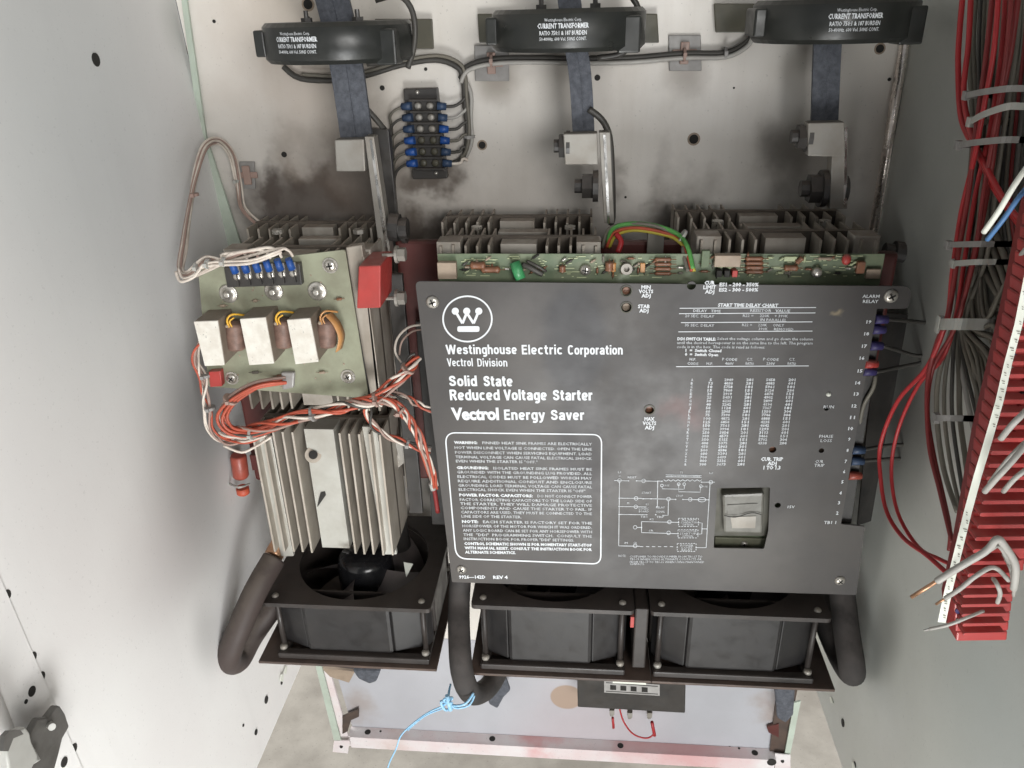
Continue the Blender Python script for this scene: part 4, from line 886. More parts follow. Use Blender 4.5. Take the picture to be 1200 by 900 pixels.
# --- other captions
g = []
def C(s, cx, y, w, h, b=.04): g.append(mid_text(s, cx, y, w, h, Y=YT, bold=b, res=1))
def flush(nm='caption_lettering'):
    global g
    part(nm, g, 'print', cv); g = []
for i, s in enumerate(('MIN', 'VOLTS', 'ADJ')): C(s, 757, 338.5+i*5, (11, 17, 11)[i], 4)
flush()
for i, s in enumerate(('STAB', 'ADJ')): C(s, 754.5, 361+i*5, (14, 11)[i], 4)
flush()
for i, s in enumerate(('CUR', 'LIMIT', 'ADJ')): C(s, 831.5, 333.5+i*5.2, (12, 15, 11)[i], 4.2)
flush()
C('ES1 - 200 - 350%', 866, 335.5, 46, 4); C('ES2 - 300 - 500%', 865.5, 341.5, 46, 4); flush()
for i, s in enumerate(('MAX', 'VOLTS', 'ADJ')): C(s, 761, 493+i*5, (12, 16, 11)[i], 4)
flush()
for i, s in enumerate(('CUR. TRIP', 'ADJ', '1 TO 1.3')): C(s, 904.5, 540+i*5, (26, 11, 20)[i], 4)
flush()
C('ALARM', 1020.5, 349, 20, 3.6, .01); C('RELAY', 1020, 355, 18, 3.6, .01); flush()
C('RUN', 971, 478.5, 12, 3.4, .0); flush()
C('PHASE', 968, 513, 16, 3.4, .0); C('LOSS', 968, 518, 13, 3.4, .0); flush()
C('CUR', 960, 542.5, 9, 3.4, .0); C('TRIP', 960, 547, 12, 3.4, .0); flush()
C('15V', 927, 595.5, 8, 3, .0); flush()
C('9926—142D', 553.5, 678, 31, 3.6, .03); flush(); C('REV 4', 586.5, 678.3, 17, 3.6, .03); flush()
num = [(1018, 379), (1015.4, 393), (1012.7, 407.5), (1010, 421.5), (1007.7, 436.5), (1005, 450.5), (1003.3, 463.5), (1000.8, 477.5), (998.8, 491), (996.7, 504), (995, 516.5), (993, 529.5), (990.9, 542.5), (989, 554.5), (987, 566.5), (984.8, 579.5), (983, 591), (981, 603)]
for i, (x, y) in enumerate(num): C(str(19-i), x, y, 5.8 if 19-i > 9 else 2.6, 3.6, .03)
flush('terminal_numbers'); C('TB1 1', 972.5, 614, 14, 3.4, .01)
flush('terminal_numbers')
# --- delay chart and switch table
g = []; gl = []
def cx_(x, y): return (780+x/6.667, 320+y/6.667)
def TT(s, x0, x1, y, h=3, b=.01, dim=True):
    A, B = cx_(x0, y), cx_(x1, y+4); (g if dim else gl).append(line_text(s, A, B, h, Y=YT, bold=b, res=1))
for a, b, y in ((110, 1175, 272), (105, 1170, 314), (120, 1147, 384), (100, 1147, 456), (82, 1118, 728)):
    gl.append(stroke([cx_(a, y+3), cx_(b, y-3)], .9, YT))
TT('START TIME DELAY CHART', 408, 878, 262, 3.8, .04, False)
TT('DELAY   TIME', 215, 430, 304, 3.1, .02); TT('RESISTOR   VALUE', 660, 972, 302, 3.1, .02)
TT('20 SEC. DELAY', 152, 380, 344); TT('R22 =     220K    + 390K', 603, 955, 342); TT('IN PARALLEL', 740, 945, 374)
TT('35 SEC. DELAY', 150, 380, 416); TT('R22 =     220K     ONLY', 597, 925, 414); TT('390K     REMOVED', 725, 998, 446)
TT('DDI SWITCH TABLE:', 92, 392, 524, 3.3, .04, False); TT('Select the voltage column and go down the column', 402, 1150, 522, 3.2)
TT('until the desired horsepower is on the same line to the left. The program', 90, 1148, 554, 3.2); TT('code is in the box. The code is read as follows:', 88, 775, 586, 3.2)
TT('1  =  Switch Closed', 155, 435, 614, 3.2, .04, False); TT('0  =  Switch Open', 150, 410, 645, 3.2, .04, False)
for s, x, w in (('H.P.', 213, 52), ('P CODE', 500, 116), ('C.T.', 657, 48), ('P CODE', 822, 120), ('C.T.', 987, 48)): TT(s, x-w/2, x+w/2, 682, 3.0, .02)
for s, x, w in (('CODE', 212, 86), ('H.P.', 345, 52), ('460V', 497, 66), ('RATIO', 657, 66), ('230V', 820, 66), ('RATIO', 985, 66)): TT(s, x-w/2, x+w/2, 715, 3.0, .02)
hp = ['5', '7.5', '10', '15', '20', '25', '30', '40', '50', '60', '75', '100', '125', '150', '200', '250', '300', '350', '400', '450', '500', '600', '700', '800', '900']
random.seed(3)
for i in range(25):
    t = i/24; y = 446.5+i*4.12
    def col(s, xa, xb, w): x = xa+(xb-xa)*t; g.append(line_text(s, (x-w/2, y), (x+w/2, y+.1), 2.9, Y=YT, bold=.04, res=1))
    col('ABCDEFGHJKLMNPQRSTUVWXYZ&'[i], 811, 803, 2.6); col(hp[i], 833, 823.5, 2.7*len(hp[i].replace('.', ''))+.3)
    col(str(random.randint(1000, 7999)), 854, 845, 10.5); col(random.choice(['181', '201', '301', '151', '281', '601']), 878.5, 868, 8.2)
    if i < 19: col(str(random.randint(1000, 7999)), 903, 890, 10.5); col(random.choice(['181', '201', '304', '151', '284', '601']), 928, 914, 8.2)
part('table_text', g, 'printdim', cv); part('table_lines', gl, 'print', cv)
# --- wiring diagram
g = []; k6 = 6.43
def d_(x, y): return (700+x/k6, 530+y/k6)
def ln(*p, w=.75): g.append(stroke([d_(*q) for q in p], w, YT))
def node(x, y, r=1.0): g.append((disc(d_(x, y), r, YT-.0002, 10)))
def rng(x, y, r=2.0, rx=None): g.append(stroke([(d_(x, y)[0]+(rx or r)*math.cos(i*math.pi/8), d_(x, y)[1]+r*math.sin(i*math.pi/8)) for i in range(16)], .7, YT-.0001, True))
ln((167, 215), (161, 705)); ln((161, 705), (320, 708)); ln((850, 225), (820, 718)); ln((820, 718), (745, 718)); ln((128, 212), (230, 215)); ln((295, 215), (455, 218)); ln((455, 218), (452, 405)); ln((455, 216), (487, 218))
for i in range(16): ln((500+i*18, 206+(i % 2)*12), (518+i*18, 218-(i % 2)*12))
ln((785, 225), (885, 225)); ln((487, 255), (490, 275), (650, 278)); ln((613, 240), (613, 297), (775, 300), (778, 255)); ln((655, 278), (656, 245)); ln((515, 170), (785, 174)); ln((515, 184), (785, 188))
ln((165, 345), (335, 347)); ln((335, 350), (410, 350)); ln((410, 350), (590, 354)); ln((650, 355), (840, 358)); ln((165, 408), (370, 412)); ln((165, 468), (380, 470)); ln((536, 360), (533, 475), (490, 475))
ln((300, 567), (333, 565)); ln((333, 522), (333, 607)); ln((333, 522), (612, 528)); ln((333, 605), (612, 613)); ln((760, 530), (790, 533), (787, 615), (755, 617)); ln((790, 577), (824, 577))
for i in range(6): ln((322+i*45, 710), (346+i*45, 711))
for x, y, w, h in ((612, 497, 150, 62), (608, 583, 150, 62), (602, 687, 142, 60)):
    for i in range(7): ln((x+i*w/7, y), (x+i*w/7+w*.09, y)); ln((x+i*w/7, y+h), (x+i*w/7+w*.09, y+h))
    for j in range(3): ln((x, y+j*h/3), (x, y+j*h/3+h*.2)); ln((x+w, y+j*h/3), (x+w, y+j*h/3+h*.2))
for x, y in ((167, 212), (348, 215), (292, 347), (290, 410), (536, 352), (700, 355), (285, 565), (543, 525), (537, 607), (285, 705), (855, 225)): rng(x, y, 2.1)
rng(788, 357, 2.6, 4.6)
for x, y in ((487, 250), (613, 240), (655, 240), (780, 255)): rng(x, y, 1.6)
for x, y in ((165, 345), (163, 408), (163, 468), (455, 218), (487, 218), (785, 225), (840, 358), (824, 577), (790, 577), (612, 528), (760, 530), (608, 613), (752, 617), (602, 715), (745, 718), (333, 565), (235, 215), (295, 215), (345, 350), (405, 350), (590, 355), (645, 355), (370, 470), (450, 410), (440, 470)): node(x, y, .8)
def TD(s, x, y, w, h=2.3): A = d_(x-w/2, y+h*k6/2); B = d_(x+w/2, y+h*k6/2); g.append(line_text(s, A, B, h, Y=YT-.0003, bold=.0, res=1))
TD('L1', 167, 150, 22); TD('X1', 167, 178, 14, 1.8); TD('L2', 858, 155, 28); TD('RESET', 262, 188, 66); TD('START', 370, 305, 70); TD('STOP', 620, 328, 52); TD('T1', 632, 152, 22)
TD('CONTROL TRANSFORMER', 650, 180, 250, 2.0); TD('FUSE', 525, 250, 34, 2); TD('FUSE', 812, 258, 36, 2); TD('M', 232, 383, 14); TD('K1', 375, 392, 18); TD('LOGIC', 350, 425, 74); TD('BOARD', 350, 445, 74); TD('TB1', 350, 485, 50)
TD('RELAY', 475, 415, 66); TD('SIGNAL', 475, 447, 66); TD('TRIP', 475, 487, 56); TD('ALARM', 690, 508, 110); TD('CONTACTOR', 690, 528, 120); TD('OPTION', 682, 546, 80); TD('CONTACTOR', 682, 594, 130); TD('START UP', 682, 613, 120); TD('OPTION', 680, 632, 80)
TD('POWER', 675, 702, 96); TD('LOSS', 675, 718, 80); TD('RELAY', 675, 736, 80); TD('K2', 410, 505, 30, 2.2); TD('SR', 405, 590, 34, 2.2); TD('M', 218, 683, 22); TD('CR', 285, 683, 26)
TD('NOTE:', 188, 780, 56, 2.6)
for i, (s, w) in enumerate((('CUSTOMER TO PROVIDE JUMPER FROM TB1-17 TO', 545), ('TB1-19 WHEN USING ALTERNATE CONTACTS OR', 540), ('FROM TB1-17 TO TB1-16 WHEN USING MAINTAINED', 560), ('CONTACTS.', 110))): TD(s, 245+w/2, 780+i*20+w*.012, w, 2.4)
g = [q for q in g if q[0]]
part('wiring_diagram', g, 'printdim', cv)

# ---- terminal strip with spades beside the plate
es = thing('edge_terminal_strip', 'black terminal strip with violet and red connectors at the cover plate right edge', 'terminal strip', W(1000, 610, -.212))
part('strip', [prism([W(1018, 362, -.214), W(1036, 362, -.214), W(998, 614, -.214), W(978, 614, -.214)], (0, .02, 0))], 'blk', es, bevel=.001)
sp = [(1031, 374, 'purple'), (1028, 386, 'purple'), (1025, 405, 'purple'), (1019, 426, 'red'), (1017, 435, 'purple'), (1004, 527, 'bluedull'), (1003, 540, 'bluedull'), (1000, 557, 'cap')]
for x, y, m in sp: part('spade_sleeve', [cyl(W(x-6, y, -.219), W(x+9, y+.5, -.218), .0052, 12, .0042)], m, es, smooth=True)
tag(part('shade_sheet', [prism([W(1030, 366, -.17), W(1088, 372, -.13), W(1082, 590, -.13), W(1005, 616, -.17)], (0, .004, 0))], 'blk'), 'added black sheet standing in for shade right of the cover plate', 'insulator')  # dark sheet added where the gap is only in shade
for i, (pts, m, lb) in enumerate([([(1038, 374, -.215), (1062, 376, -.20), (1090, 378, -.19), (1115, 372, -.20)], 'dkwire', 'faint grey wire from the topmost violet connector to the right bundle'),
    ([(1034, 405, -.215), (1050, 410, -.205), (1075, 417, -.20), (1100, 414, -.2)], 'dkwire', 'dark wire from the third violet connector to the right bundle'),
    ([(1026, 436, -.215), (1050, 431, -.205), (1080, 425, -.20), (1105, 418, -.2)], 'dkwire', 'dark wire from below the red connector to the right bundle'),
    ([(1026, 440, -.215), (1023, 455, -.218), (1012, 475, -.216), (1006, 505, -.21)], 'greywire', 'pale wire dropping beside the terminal numbers'),
    ([(1012, 527, -.216), (1040, 522, -.205), (1070, 520, -.20), (1090, 512, -.20)], 'dkwire', 'upper dark wire from the lower connectors to the right'),
    ([(1010, 540, -.216), (1040, 538, -.205), (1068, 536, -.20), (1090, 528, -.20)], 'dkwire', 'lower dark wire from the lower connectors to the right')]):
    tag(part('signal_wire', [tube(pp(pts), .0022, 7)], m, smooth=True), lb, 'wire', 'wires leaving the plate edge strip')
tag(part('dark_bolt', [cyl(W(1047, 294, -.10), W(1060, 296, -.10), .012, 12), cyl(W(1036, 292, -.10), W(1047, 294, -.10), .008, 10)], 'blk', bevel=.001), 'black bolt against the right wall above the cover plate', 'bolt')

# ================================================================== FANS
def fan(xa, xb, label, px0=None, px1=None, z0=.424, z1=.532, yb2=-.045, yf2=-.245):
    cx = (xa+xb)/2; cy = (yb2+yf2)/2; w = (xb-xa)/2; px0 = px0 if px0 is not None else xa; px1 = px1 if px1 is not None else xb
    t = thing('cooling_fan', label, 'fan', (cx, cy, z0), 'square cooling fans under the heat sinks')
    part('base_tray', [box(px0, px1, yf2-.006, yb2, z0-.004, z0)], 'rustedge', t, bevel=.001)
    part('tray_rim', [box(xa+.008, xb-.008, yf2, yf2+.012, z0+.0005, z0+.010), box(xa+.008, xa+.02, yf2+.0125, yb2, z0+.0005, z0+.010), box(xb-.02, xb-.008, yf2+.0125, yb2, z0+.0005, z0+.010)], 'fan', t, bevel=.002)
    R = min(w, -(yf2-yb2)/2)*.88
    v, f = sheet(fillet2([(xa, yf2), (xb, yf2), (xb, yb2), (xa, yb2)], .006), [circle((cx, cy), R, 48)], .006)
    part('top_flange', [([(a, b, z1-.006+c) for a, b, c in v], f)], 'fan', t)
    # throat: a round duct that flares
    n = 48; v = []; f = []
    for (r, z) in ((R, z1-.0062), (R*.97, z1-.02), (R*.97, z0+.03), (R*1.0, z0+.011)):
        for i in range(n): a = 2*math.pi*i/n; v.append((cx+r*math.cos(a)*w/ (abs(yf2-yb2)/2) if False else cx+r*math.cos(a), cy+r*math.sin(a), z))
    for j in range(3):
        for i in range(n): f.append((j*n+i, j*n+(i+1) % n, (j+1)*n+(i+1) % n, (j+1)*n+i))
    th = part('throat', [(v, f)], 'fan', t, smooth=True, fix=False)
    # flat housing front between the corner posts
    part('housing_face', [box(cx-w*.56, cx+w*.50, yf2+.006, yf2+.016, z0+.011, z1-.0065)], 'fangrey', t, bevel=.005)
    part('rear_panel', [box(xa+.008, xb-.008, yf2+.034, yf2+.037, z0+.011, z1-.0065)], 'fan', t)
    q1 = [(xa+.006, yf2+.034), (xa+.012, yf2+.024), (cx-w*.56, yf2+.010), (cx-w*.56, yf2+.034)]; q2 = [(xb-.006, yf2+.034), (xb-.012, yf2+.024), (cx+w*.50, yf2+.010), (cx+w*.50, yf2+.034)]
    part('corner_face', [prism([(a, b, z0+.0112) for a, b in q], (0, 0, z1-z0-.018)) for q in (q1, q2)], 'fangrey', t, bevel=.002)
    part('housing_side', [box(xa+.006, xa+.016, cy-.05, cy+.05, z0+.011, z1-.0065), box(xb-.016, xb-.006, cy-.05, cy+.05, z0+.011, z1-.0065)], 'fan', t, bevel=.003)
    for sx in (xa+.014, xb-.014):
        for sy_ in (yf2+.014, yb2-.014):
            part('corner_post', [cyl((sx, sy_, z0+.011), (sx, sy_, z1-.0065), .0035, 12)], 'fan', t, smooth=True)
            part('screw', [lathe((sx, sy_, z1+.0002), (0, 0, 1), [(.0045, 0), (.0045, .001), (.003, .003), (.0005, .0034)], 14), lathe((sx, sy_-.004, z0+.0105), (0, 0, 1), [(.005, 0), (.005, .004), (.003, .006), (.0005, .0062)], 14)], 'bar', t, smooth=True)
    part('hub', [lathe((cx, cy, z0+.02), (0, 0, 1), [(R*.42, 0), (R*.44, .05), (R*.42, .075), (R*.36, .083), (R*.1, .086)], 32)], 'hub', t, smooth=True)
    for i in range(5):
        a = 2*math.pi*i/5+.35; gs = []; v = []; f = []
        for s_ in range(7):
            r = R*.43+(R*.50)*s_/6; sw = .25*s_/6
            for k in range(6):
                q = a+sw+(k/5-.5)*(.95-.1*s_/6); v.append((cx+r*math.cos(q), cy+r*math.sin(q), z0+.045+(k/5)*.042))
        for s_ in range(6):
            for k in range(5): f.append((s_*6+k, s_*6+k+1, (s_+1)*6+k+1, (s_+1)*6+k))
        part('blade', [(v, f)], 'blade', t, smooth=True, fix=False)
    return t
def fillet2(p, r): return [(q[0], q[1]) for q in fillet([(a, b, 0) for a, b in p], r)]
tag(part('fan_bracket', [box(.0735, .0905, -.235, -.05, .429, .527)], 'fan', bevel=.002), 'dark bracket filling the gap between the middle and right fans', 'bracket')
tag(part('foam_strip', [prism([W(378, 780, -.006), W(417, 784, -.006), W(410, 797, -.006), (W(388, 790, -.006))], (0, -.006, 0))], 'tan'), 'small yellowish strip under the left fan on the lower panel', 'strip')
fan(-.402, -.182, 'grimy square cooling fan at left with its open top and hub showing', -.4195, -.1795, z0=.427, z1=.522)
fan(-.1305, .072, 'grimy square cooling fan under the middle of the cover plate', -.136, .0974, z0=.424)
fan(.0918, .3074, 'grimy square cooling fan under the right of the cover plate', .0978, .325, z0=.424)
tag(part('dust_flap', [prism([W(473, 659, -.17), W(484, 661, -.17), W(476, 677, -.17)], (0, .001, 0))], 'marker'), 'small white triangular tag inside the left fan opening', 'tag')
tag(part('red_clip', [box(W(739, 720, -.24)[0], W(743, 720, -.24)[0], -.245, -.238, W(740, 732, -.24)[2], W(740, 720, -.24)[2])], 'red'), 'small red clip between the middle and right fans', 'clip')

# ================================================================== SLEEVED CABLES
def sleeve(label, pts, r, m='foam', cuff=None, back=None):
    t = thing('sleeved_cable', label, 'cable', pts[len(pts)//2], 'thick dark sleeved cable loops')
    part('sleeve', [tube(pts, r, 20, 8)], m, t, smooth=True)
    if cuff: part('lug', [tube(cuff, r*.8, 16, 4)], 'copper', t, smooth=True)
    return t
sleeve('thick dark sleeved cable loop against the left wall', pp([(321, 655, -.20), (301, 690, -.235), (283, 730, -.262), (269, 765, -.275), (270, 776, -.262), (281, 772, -.235), (296, 745, -.205), (325, 705, -.17), (350, 680, -.14)]), .0155, 'foamred',
       cuff=pp([(320, 652, -.19), (332, 632, -.17), (345, 620, -.15)]))
sleeve('thick dark sleeved cable loop under the lower left corner of the cover plate', pp([(541, 620, -.185), (540, 665, -.190), (538, 705, -.210), (538, 740, -.245), (541, 785, -.285), (550, 810, -.27), (562, 812, -.245), (576, 800, -.215), (590, 770, -.18), (600, 730, -.15)]), .0142)
sleeve('thick dark sleeved cable loop beside the right wall', pp([(978, 640, -.18), (984, 672, -.187), (988, 705, -.205), (992, 740, -.235), (998, 780, -.265), (997, 788, -.245), (985, 770, -.20), (970, 735, -.16), (960, 700, -.12)]), .0155)
# blue string
st = thing('blue_string', 'light blue plastic string knotted round the middle sleeved cable, its tail hanging', 'string', W(523, 825, -.29))
part('knot', [tube(pp([(520, 826, -.30), (530, 818, -.302), (520, 820, -.306), (530, 828, -.306), (522, 832, -.30), (517, 822, -.304), (530, 824, -.31)]), .0018, 7), tube(pp([(524, 815, -.306), (528, 832, -.308)]), .003, 8)], 'string', st, smooth=True)
part('loop', [tube(pp([(526, 824, -.300), (534, 827, -.303), (546, 824, -.302), (555, 812, -.292)]), .0016, 7), tube(pp([(526, 826, -.298), (536, 830, -.299), (550, 826, -.296), (556, 815, -.288)]), .0013, 7)], 'string', st, smooth=True)
part('tail', [tube(pp([(520, 827, -.30), (502, 835, -.296), (484, 848, -.29), (470, 862, -.288), (464, 878, -.287), (456, 895, -.286), (452, 912, -.286)]), .0011, 6), tube(pp([(520, 830, -.30), (500, 838, -.296), (484, 850, -.29), (478, 856, -.288)]), .0009, 6)], 'string', st, smooth=True)
part('stub', [tube(pp([(526, 826, -.30), (526, 812, -.285), (528, 802, -.27)]), .0014, 6)], 'string', st, smooth=True)
# braided strap ends hanging behind the fans
for q, lb in (([(413, 786), (446, 786), (441, 799), (433, 802), (420, 796)], 'slate strap end just showing under the left fan'),
              ([(570, 786), (590, 788), (598, 810), (590, 818), (583, 831), (573, 826), (566, 800)], 'slate strap end hanging beside the knotted sleeved cable'),
              ([(908, 808), (932, 808), (930, 838), (921, 848), (911, 842)], 'slate strap end hanging under the right end of the fans')):
    P = [W(x, y, -.03) for x, y in q]
    tag(part('strap_end', [prism(P, (0, .009, 0))], 'braid', bevel=.003), lb, 'strap', 'slate strap ends under the fans')

# control relay box under the fans
rx = thing('relay_box', 'black box with silver label and small screw terminals under the middle fan', 'relay', W(740, 836, -.05))
q = [W(676, 780, -.055), W(804, 783, -.055), W(803, 836, -.055), W(677, 829, -.055)]
part('case', [prism(q, (0, .05, 0))], 'blk', rx, bevel=.002)
part('label', [prism([W(708, 797, -.0555), W(773, 802, -.0555), W(773, 815, -.0555), W(708, 811, -.0555)], (0, -.0008, 0))], 'silver', rx)
part('label_print', [prism([W(x-3, 802+(x-708)*.07, -.0566), W(x+4, 802.5+(x-708)*.07, -.0566), W(x+4, 808+(x-708)*.07, -.0566), W(x-3, 807.5+(x-708)*.07, -.0566)], (0, -.0002, 0)) for x in (718, 730, 742, 755)]+[stroke([(710, 800), (771, 804.5)], .8, -.0566), stroke([(710, 810), (771, 813.5)], .8, -.0566)], 'slot', rx)
part('top_tab', [prism([W(718, 797.3, -.056), W(757, 799.5, -.056), W(757, 802, -.056), W(718, 800, -.056)], (0, -.001, 0))], 'marker', rx)
for x, y in ((717, 834), (738, 837), (761, 837)):
    c = W(x, y, -.05); part('screw_terminal', [box(c[0]-.004, c[0]+.004, -.055, -.042, c[2]-.002, c[2]+.008), cyl(add(c, (0, 0, -.001)), add(c, (0, 0, -.008)), .0032, 10)], 'bar', rx)
part('red_boot', [cyl(W(718, 841, -.05), W(719, 853, -.05), .0022, 8), cyl(W(764, 846, -.05), W(767, 862, -.05), .0028, 8)], 'redwire', rx, smooth=True)
tag(part('jumper_wire', [tube(pp([(726, 830, -.052), (731, 846, -.054), (742, 860, -.056), (757, 865, -.056), (766, 860, -.052), (765, 850, -.05)]), .0014, 7)], 'redwire', smooth=True), 'thin red jumper wire looping under the black relay box', 'wire')

# ================================================================== RIGHT WALL WIRING
def px(l, X): return [WX(a, b, X+(c[0] if c else 0)) for a, b, *c in l]
XR = .335
red_paths = [
 ([(1128, -20), (1124, 40), (1122, 80), (1128, 140), (1145, 180), (1165, 220), (1195, 262), (1215, 290)], 'redwire', .0030),
 ([(1137, -20), (1133, 50), (1131, 110), (1138, 160), (1158, 200), (1185, 245), (1215, 275)], 'redwire', .0028),
 ([(1170, -20), (1163, 60), (1152, 140), (1140, 190), (1128, 250), (1115, 320), (1110, 375), (1085, 430), (1050, 470), (1032, 520), (1030, 560), (1040, 600), (1060, 630), (1085, 650), (1112, 672)], 'redwire', .0025),
 ([(1180, -20), (1174, 60), (1160, 150), (1146, 220), (1133, 300), (1118, 375), (1105, 420), (1075, 450), (1052, 500), (1045, 550), (1052, 600), (1075, 640), (1100, 655), (1116, 662)], 'redwire', .0023),
 ([(1186, -20), (1178, 70), (1162, 160), (1152, 230), (1142, 300), (1120, 380), (1095, 430), (1088, 480), (1092, 530), (1105, 580), (1113, 620), (1114, 645)], 'dredwire', .0022),
 ([(1165, -20), (1155, 70), (1146, 150), (1134, 230), (1122, 300), (1112, 375), (1098, 400), (1087, 450), (1088, 520), (1102, 575), (1115, 635)], 'dredwire', .0026),
 ([(1194, -20), (1186, 60), (1172, 130), (1160, 200), (1142, 290), (1125, 370)], 'dredwire', .003)]
tr_ = thing('wire_bundle', 'long bundle of red wires tied together running down the right wall', 'wires', WX(1115, 390, XR))
for i, (pts, m, r) in enumerate(red_paths): part('wire', [tube([WX(a+random.uniform(-2, 2), b, XR-.004-(i % 3)*.006) for a, b in pts], r*.85, 8, 5)], m, tr_, smooth=True)
tg = thing('wire_bundle', 'bundle of grey brown wires behind the red ones fanning out to the red terminal block', 'wires', WX(1150, 390, .35))
random.seed(11)
for i in range(13):
    t = i/12; x0_ = 1140+62*t
    pts = [(x0_, -20), (x0_-4+random.uniform(-2, 2), 60), (1140+40*t+random.uniform(-3, 3), 150), (1136+34*t, 220), (1131+28*t, 300), (1118+16*t, 375)]
    if i < 4: pts += [(1100+8*i, 440), (1098+9*i, 490), (1106+9*i, 550), (1122+6*i, 600+i*6)]
    elif i < 10: pts += [(1120+5*i, 420), (1135+i*4.5, 470+(9-i)*14), (1158+i*2, 500+(9-i)*18)]
    else: pts += [(1160+4*(i-9), 400), (1178+4*(i-9), 440)]
    part('wire', [tube([WX(a, b, .350-(i % 3)*.005) for a, b in pts], random.uniform(.0017, .0025), 7, 4)], random.choice(['greywire', 'greywire', 'dkwire', 'greywire']), tg, smooth=True)
for i in range(4):
    pts = [(1133+i*3, 225), (1142+9*i, 280), (1160+11*i, 330+6*i), (1188+6*i, 372+6*i), (1215, 400+6*i)]
    part('wire', [tube([WX(a, b, .345) for a, b in pts], .0026, 7, 4)], 'greywire', tg, smooth=True)
for i in range(14):
    u = i/13; a = 1112+6*math.sin(i*2.1)
    ex = 1150+48*u+random.uniform(-3, 3); ey = 520-185*u+random.uniform(-8, 8)
    pts = [(1150+22*u, 180+random.uniform(-8, 8)), (1132+26*u, 262), (1120+34*u, 330+random.uniform(-8, 8)), (1122+40*u, 400-30*u), (ex-10, ey-35), (ex, ey)]
    part('wire', [tube([WX(p, q, .352-(i % 4)*.004) for p, q in pts], random.uniform(.0016, .0024), 6, 4)], random.choice(['greywire', 'greywire', 'dkwire', 'ltgrey' if i % 5 == 0 else 'greywire']), tg, smooth=True)
for i in range(7):
    x_ = 1174+5*i
    part('wire', [tube([WX(p, q, .350) for p, q in [(x_+8, -20), (x_+2, 60), (x_-8, 150), (x_-14, 230), (x_-6, 300), (x_+8, 360)]], .0022, 6, 4)], ('dkwire', 'dredwire', 'greywire', 'dkwire', 'greywire', 'dredwire', 'dkwire')[i], tg, smooth=True)
# cable ties across the bundles
def wtie(a, b, w, nm_label, m='tie'):
    A = WX(*a, .318); B = WX(*b, .318)
    d = Vector(sub(B, A)); u = Vector((0, 0, 1)); n = d.cross(u).normalized()
    pts = [tuple(Vector(A)+Vector((.030, 0, 0))), tuple(Vector(A)+Vector((.008, 0, 0))), A, tuple((Vector(A)+Vector(B))/2+Vector((-.004, 0, 0))), B, tuple(Vector(B)+Vector((.012, 0, 0))), tuple(Vector(B)+Vector((.030, 0, 0)))]
    t = thing('cable_tie', nm_label, 'cable tie', A, 'white cable ties on the right wall bundles')
    part('band', [strip(pts, (0, 0, 1), w, (1, 0, 0), .0012)], m, t)
    part('head', [box(A[0]-.003, A[0]+.002, A[1]-.003, A[1]+.003, A[2]-w*.75, A[2]+w*.75)], m, t, bevel=.0005)
wtie((1133, 112), (1180, 104), .0048, 'topmost pale cable tie on the right wall bundles', 'clear')
wtie((1138, 143), (1180, 125), .0052, 'bright slanting cable tie under the topmost one on the right wall')
wtie((1124, 170), (1174, 164), .0050, 'cable tie with its head left of the red wires, third from top', 'clear')
wtie((1112, 287), (1146, 286), .0050, 'dull cable tie on the narrow part of the red bundle', 'clear')
wtie((1119, 309), (1148, 307), .0048, 'small cable tie just under the dull one on the red bundle', 'tie')
wtie((1102, 380), (1124, 380), .0105, 'wide white cable tie at the neck of the red bundle')
wtie((1098, 490), (1111, 490), .006, 'grey tie on the thin wires under the bundle neck', 'clear')

# big red terminal block: faces the front, standing off the side wall
rt = thing('terminal_block', 'large red barrier terminal block with white marker strip on the right wall', 'terminal block', W(1145, 755, -.50))
YB = -.52
def edge(pts, y):
    for p, q_ in zip(pts, pts[1:]):
        if p[1] <= y <= q_[1]: return p[0]+(q_[0]-p[0])*(y-p[1])/(q_[1]-p[1])
    return pts[-1][0] if y > pts[-1][1] else pts[0][0]
LE = [(1228, 180), (1188, 370), (1152, 520), (1140, 585), (1128, 650), (1114, 712), (1117, 752)]
RE = [(1330, 180), (1290, 400), (1262, 560), (1226, 640), (1196, 668), (1188, 700), (1180, 754)]
y = 752.0; body = []; i = 0
rt2 = part('back_plate', [prism([W(edge(LE, yy)+3, yy, YB+.022) for yy in (190, 370, 520, 585, 650, 712, 748)]+[W(edge(RE, yy)-4, yy, YB+.022) for yy in (748, 700, 668, 640, 560, 400, 190)], (0, .022, 0))], 'dredwire', rt)
while y > 190:
    pitch = 11.2 if y > 690 else (14.2 if y > 560 else 15.0)
    y0_, y1_ = y-pitch, y; xa_, xb_ = edge(LE, y-pitch/2), edge(RE, y-pitch/2)
    st_ = (i % 2)*2
    part('block_segment', [prism([W(xa_+5, y0_+.3, YB+.006), W(xb_, y0_+.3-1, YB+.006), W(xb_-1, y1_-.3-1, YB+.006), W(xa_+4, y1_-.3, YB+.006)], (0, .018, 0))], 'redblock', rt, bevel=.0012)
    ba = fillet([(*W(xa_+13, y0_+pitch*.10, YB-.005),), (*W(xb_-3, y0_+pitch*.10-1, YB-.005),), (*W(xb_-4, y0_+pitch*.42-1, YB-.005),), (*W(xa_+12, y0_+pitch*.42, YB-.005),)], .0012, 3)
    part('barrier', [prism(ba, (0, .0105, 0))], 'redblock', rt, bevel=.0014)
    c = W(xa_+9, y0_+pitch*.72, YB+.0058)
    if i > 1: part('terminal_screw', [cyl(c, add(c, (0, -.001, 0)), .0026, 10)], ('purple', 'dredwire', 'bar')[i % 3], rt)
    c = W(xa_+30, y0_+pitch*.72, YB+.0058)
    if i > 1: part('terminal_screw', [cyl(c, add(c, (0, -.0025, 0)), .0028, 10)], ('dredwire', 'slot')[i % 2], rt)
    y -= pitch; i += 1
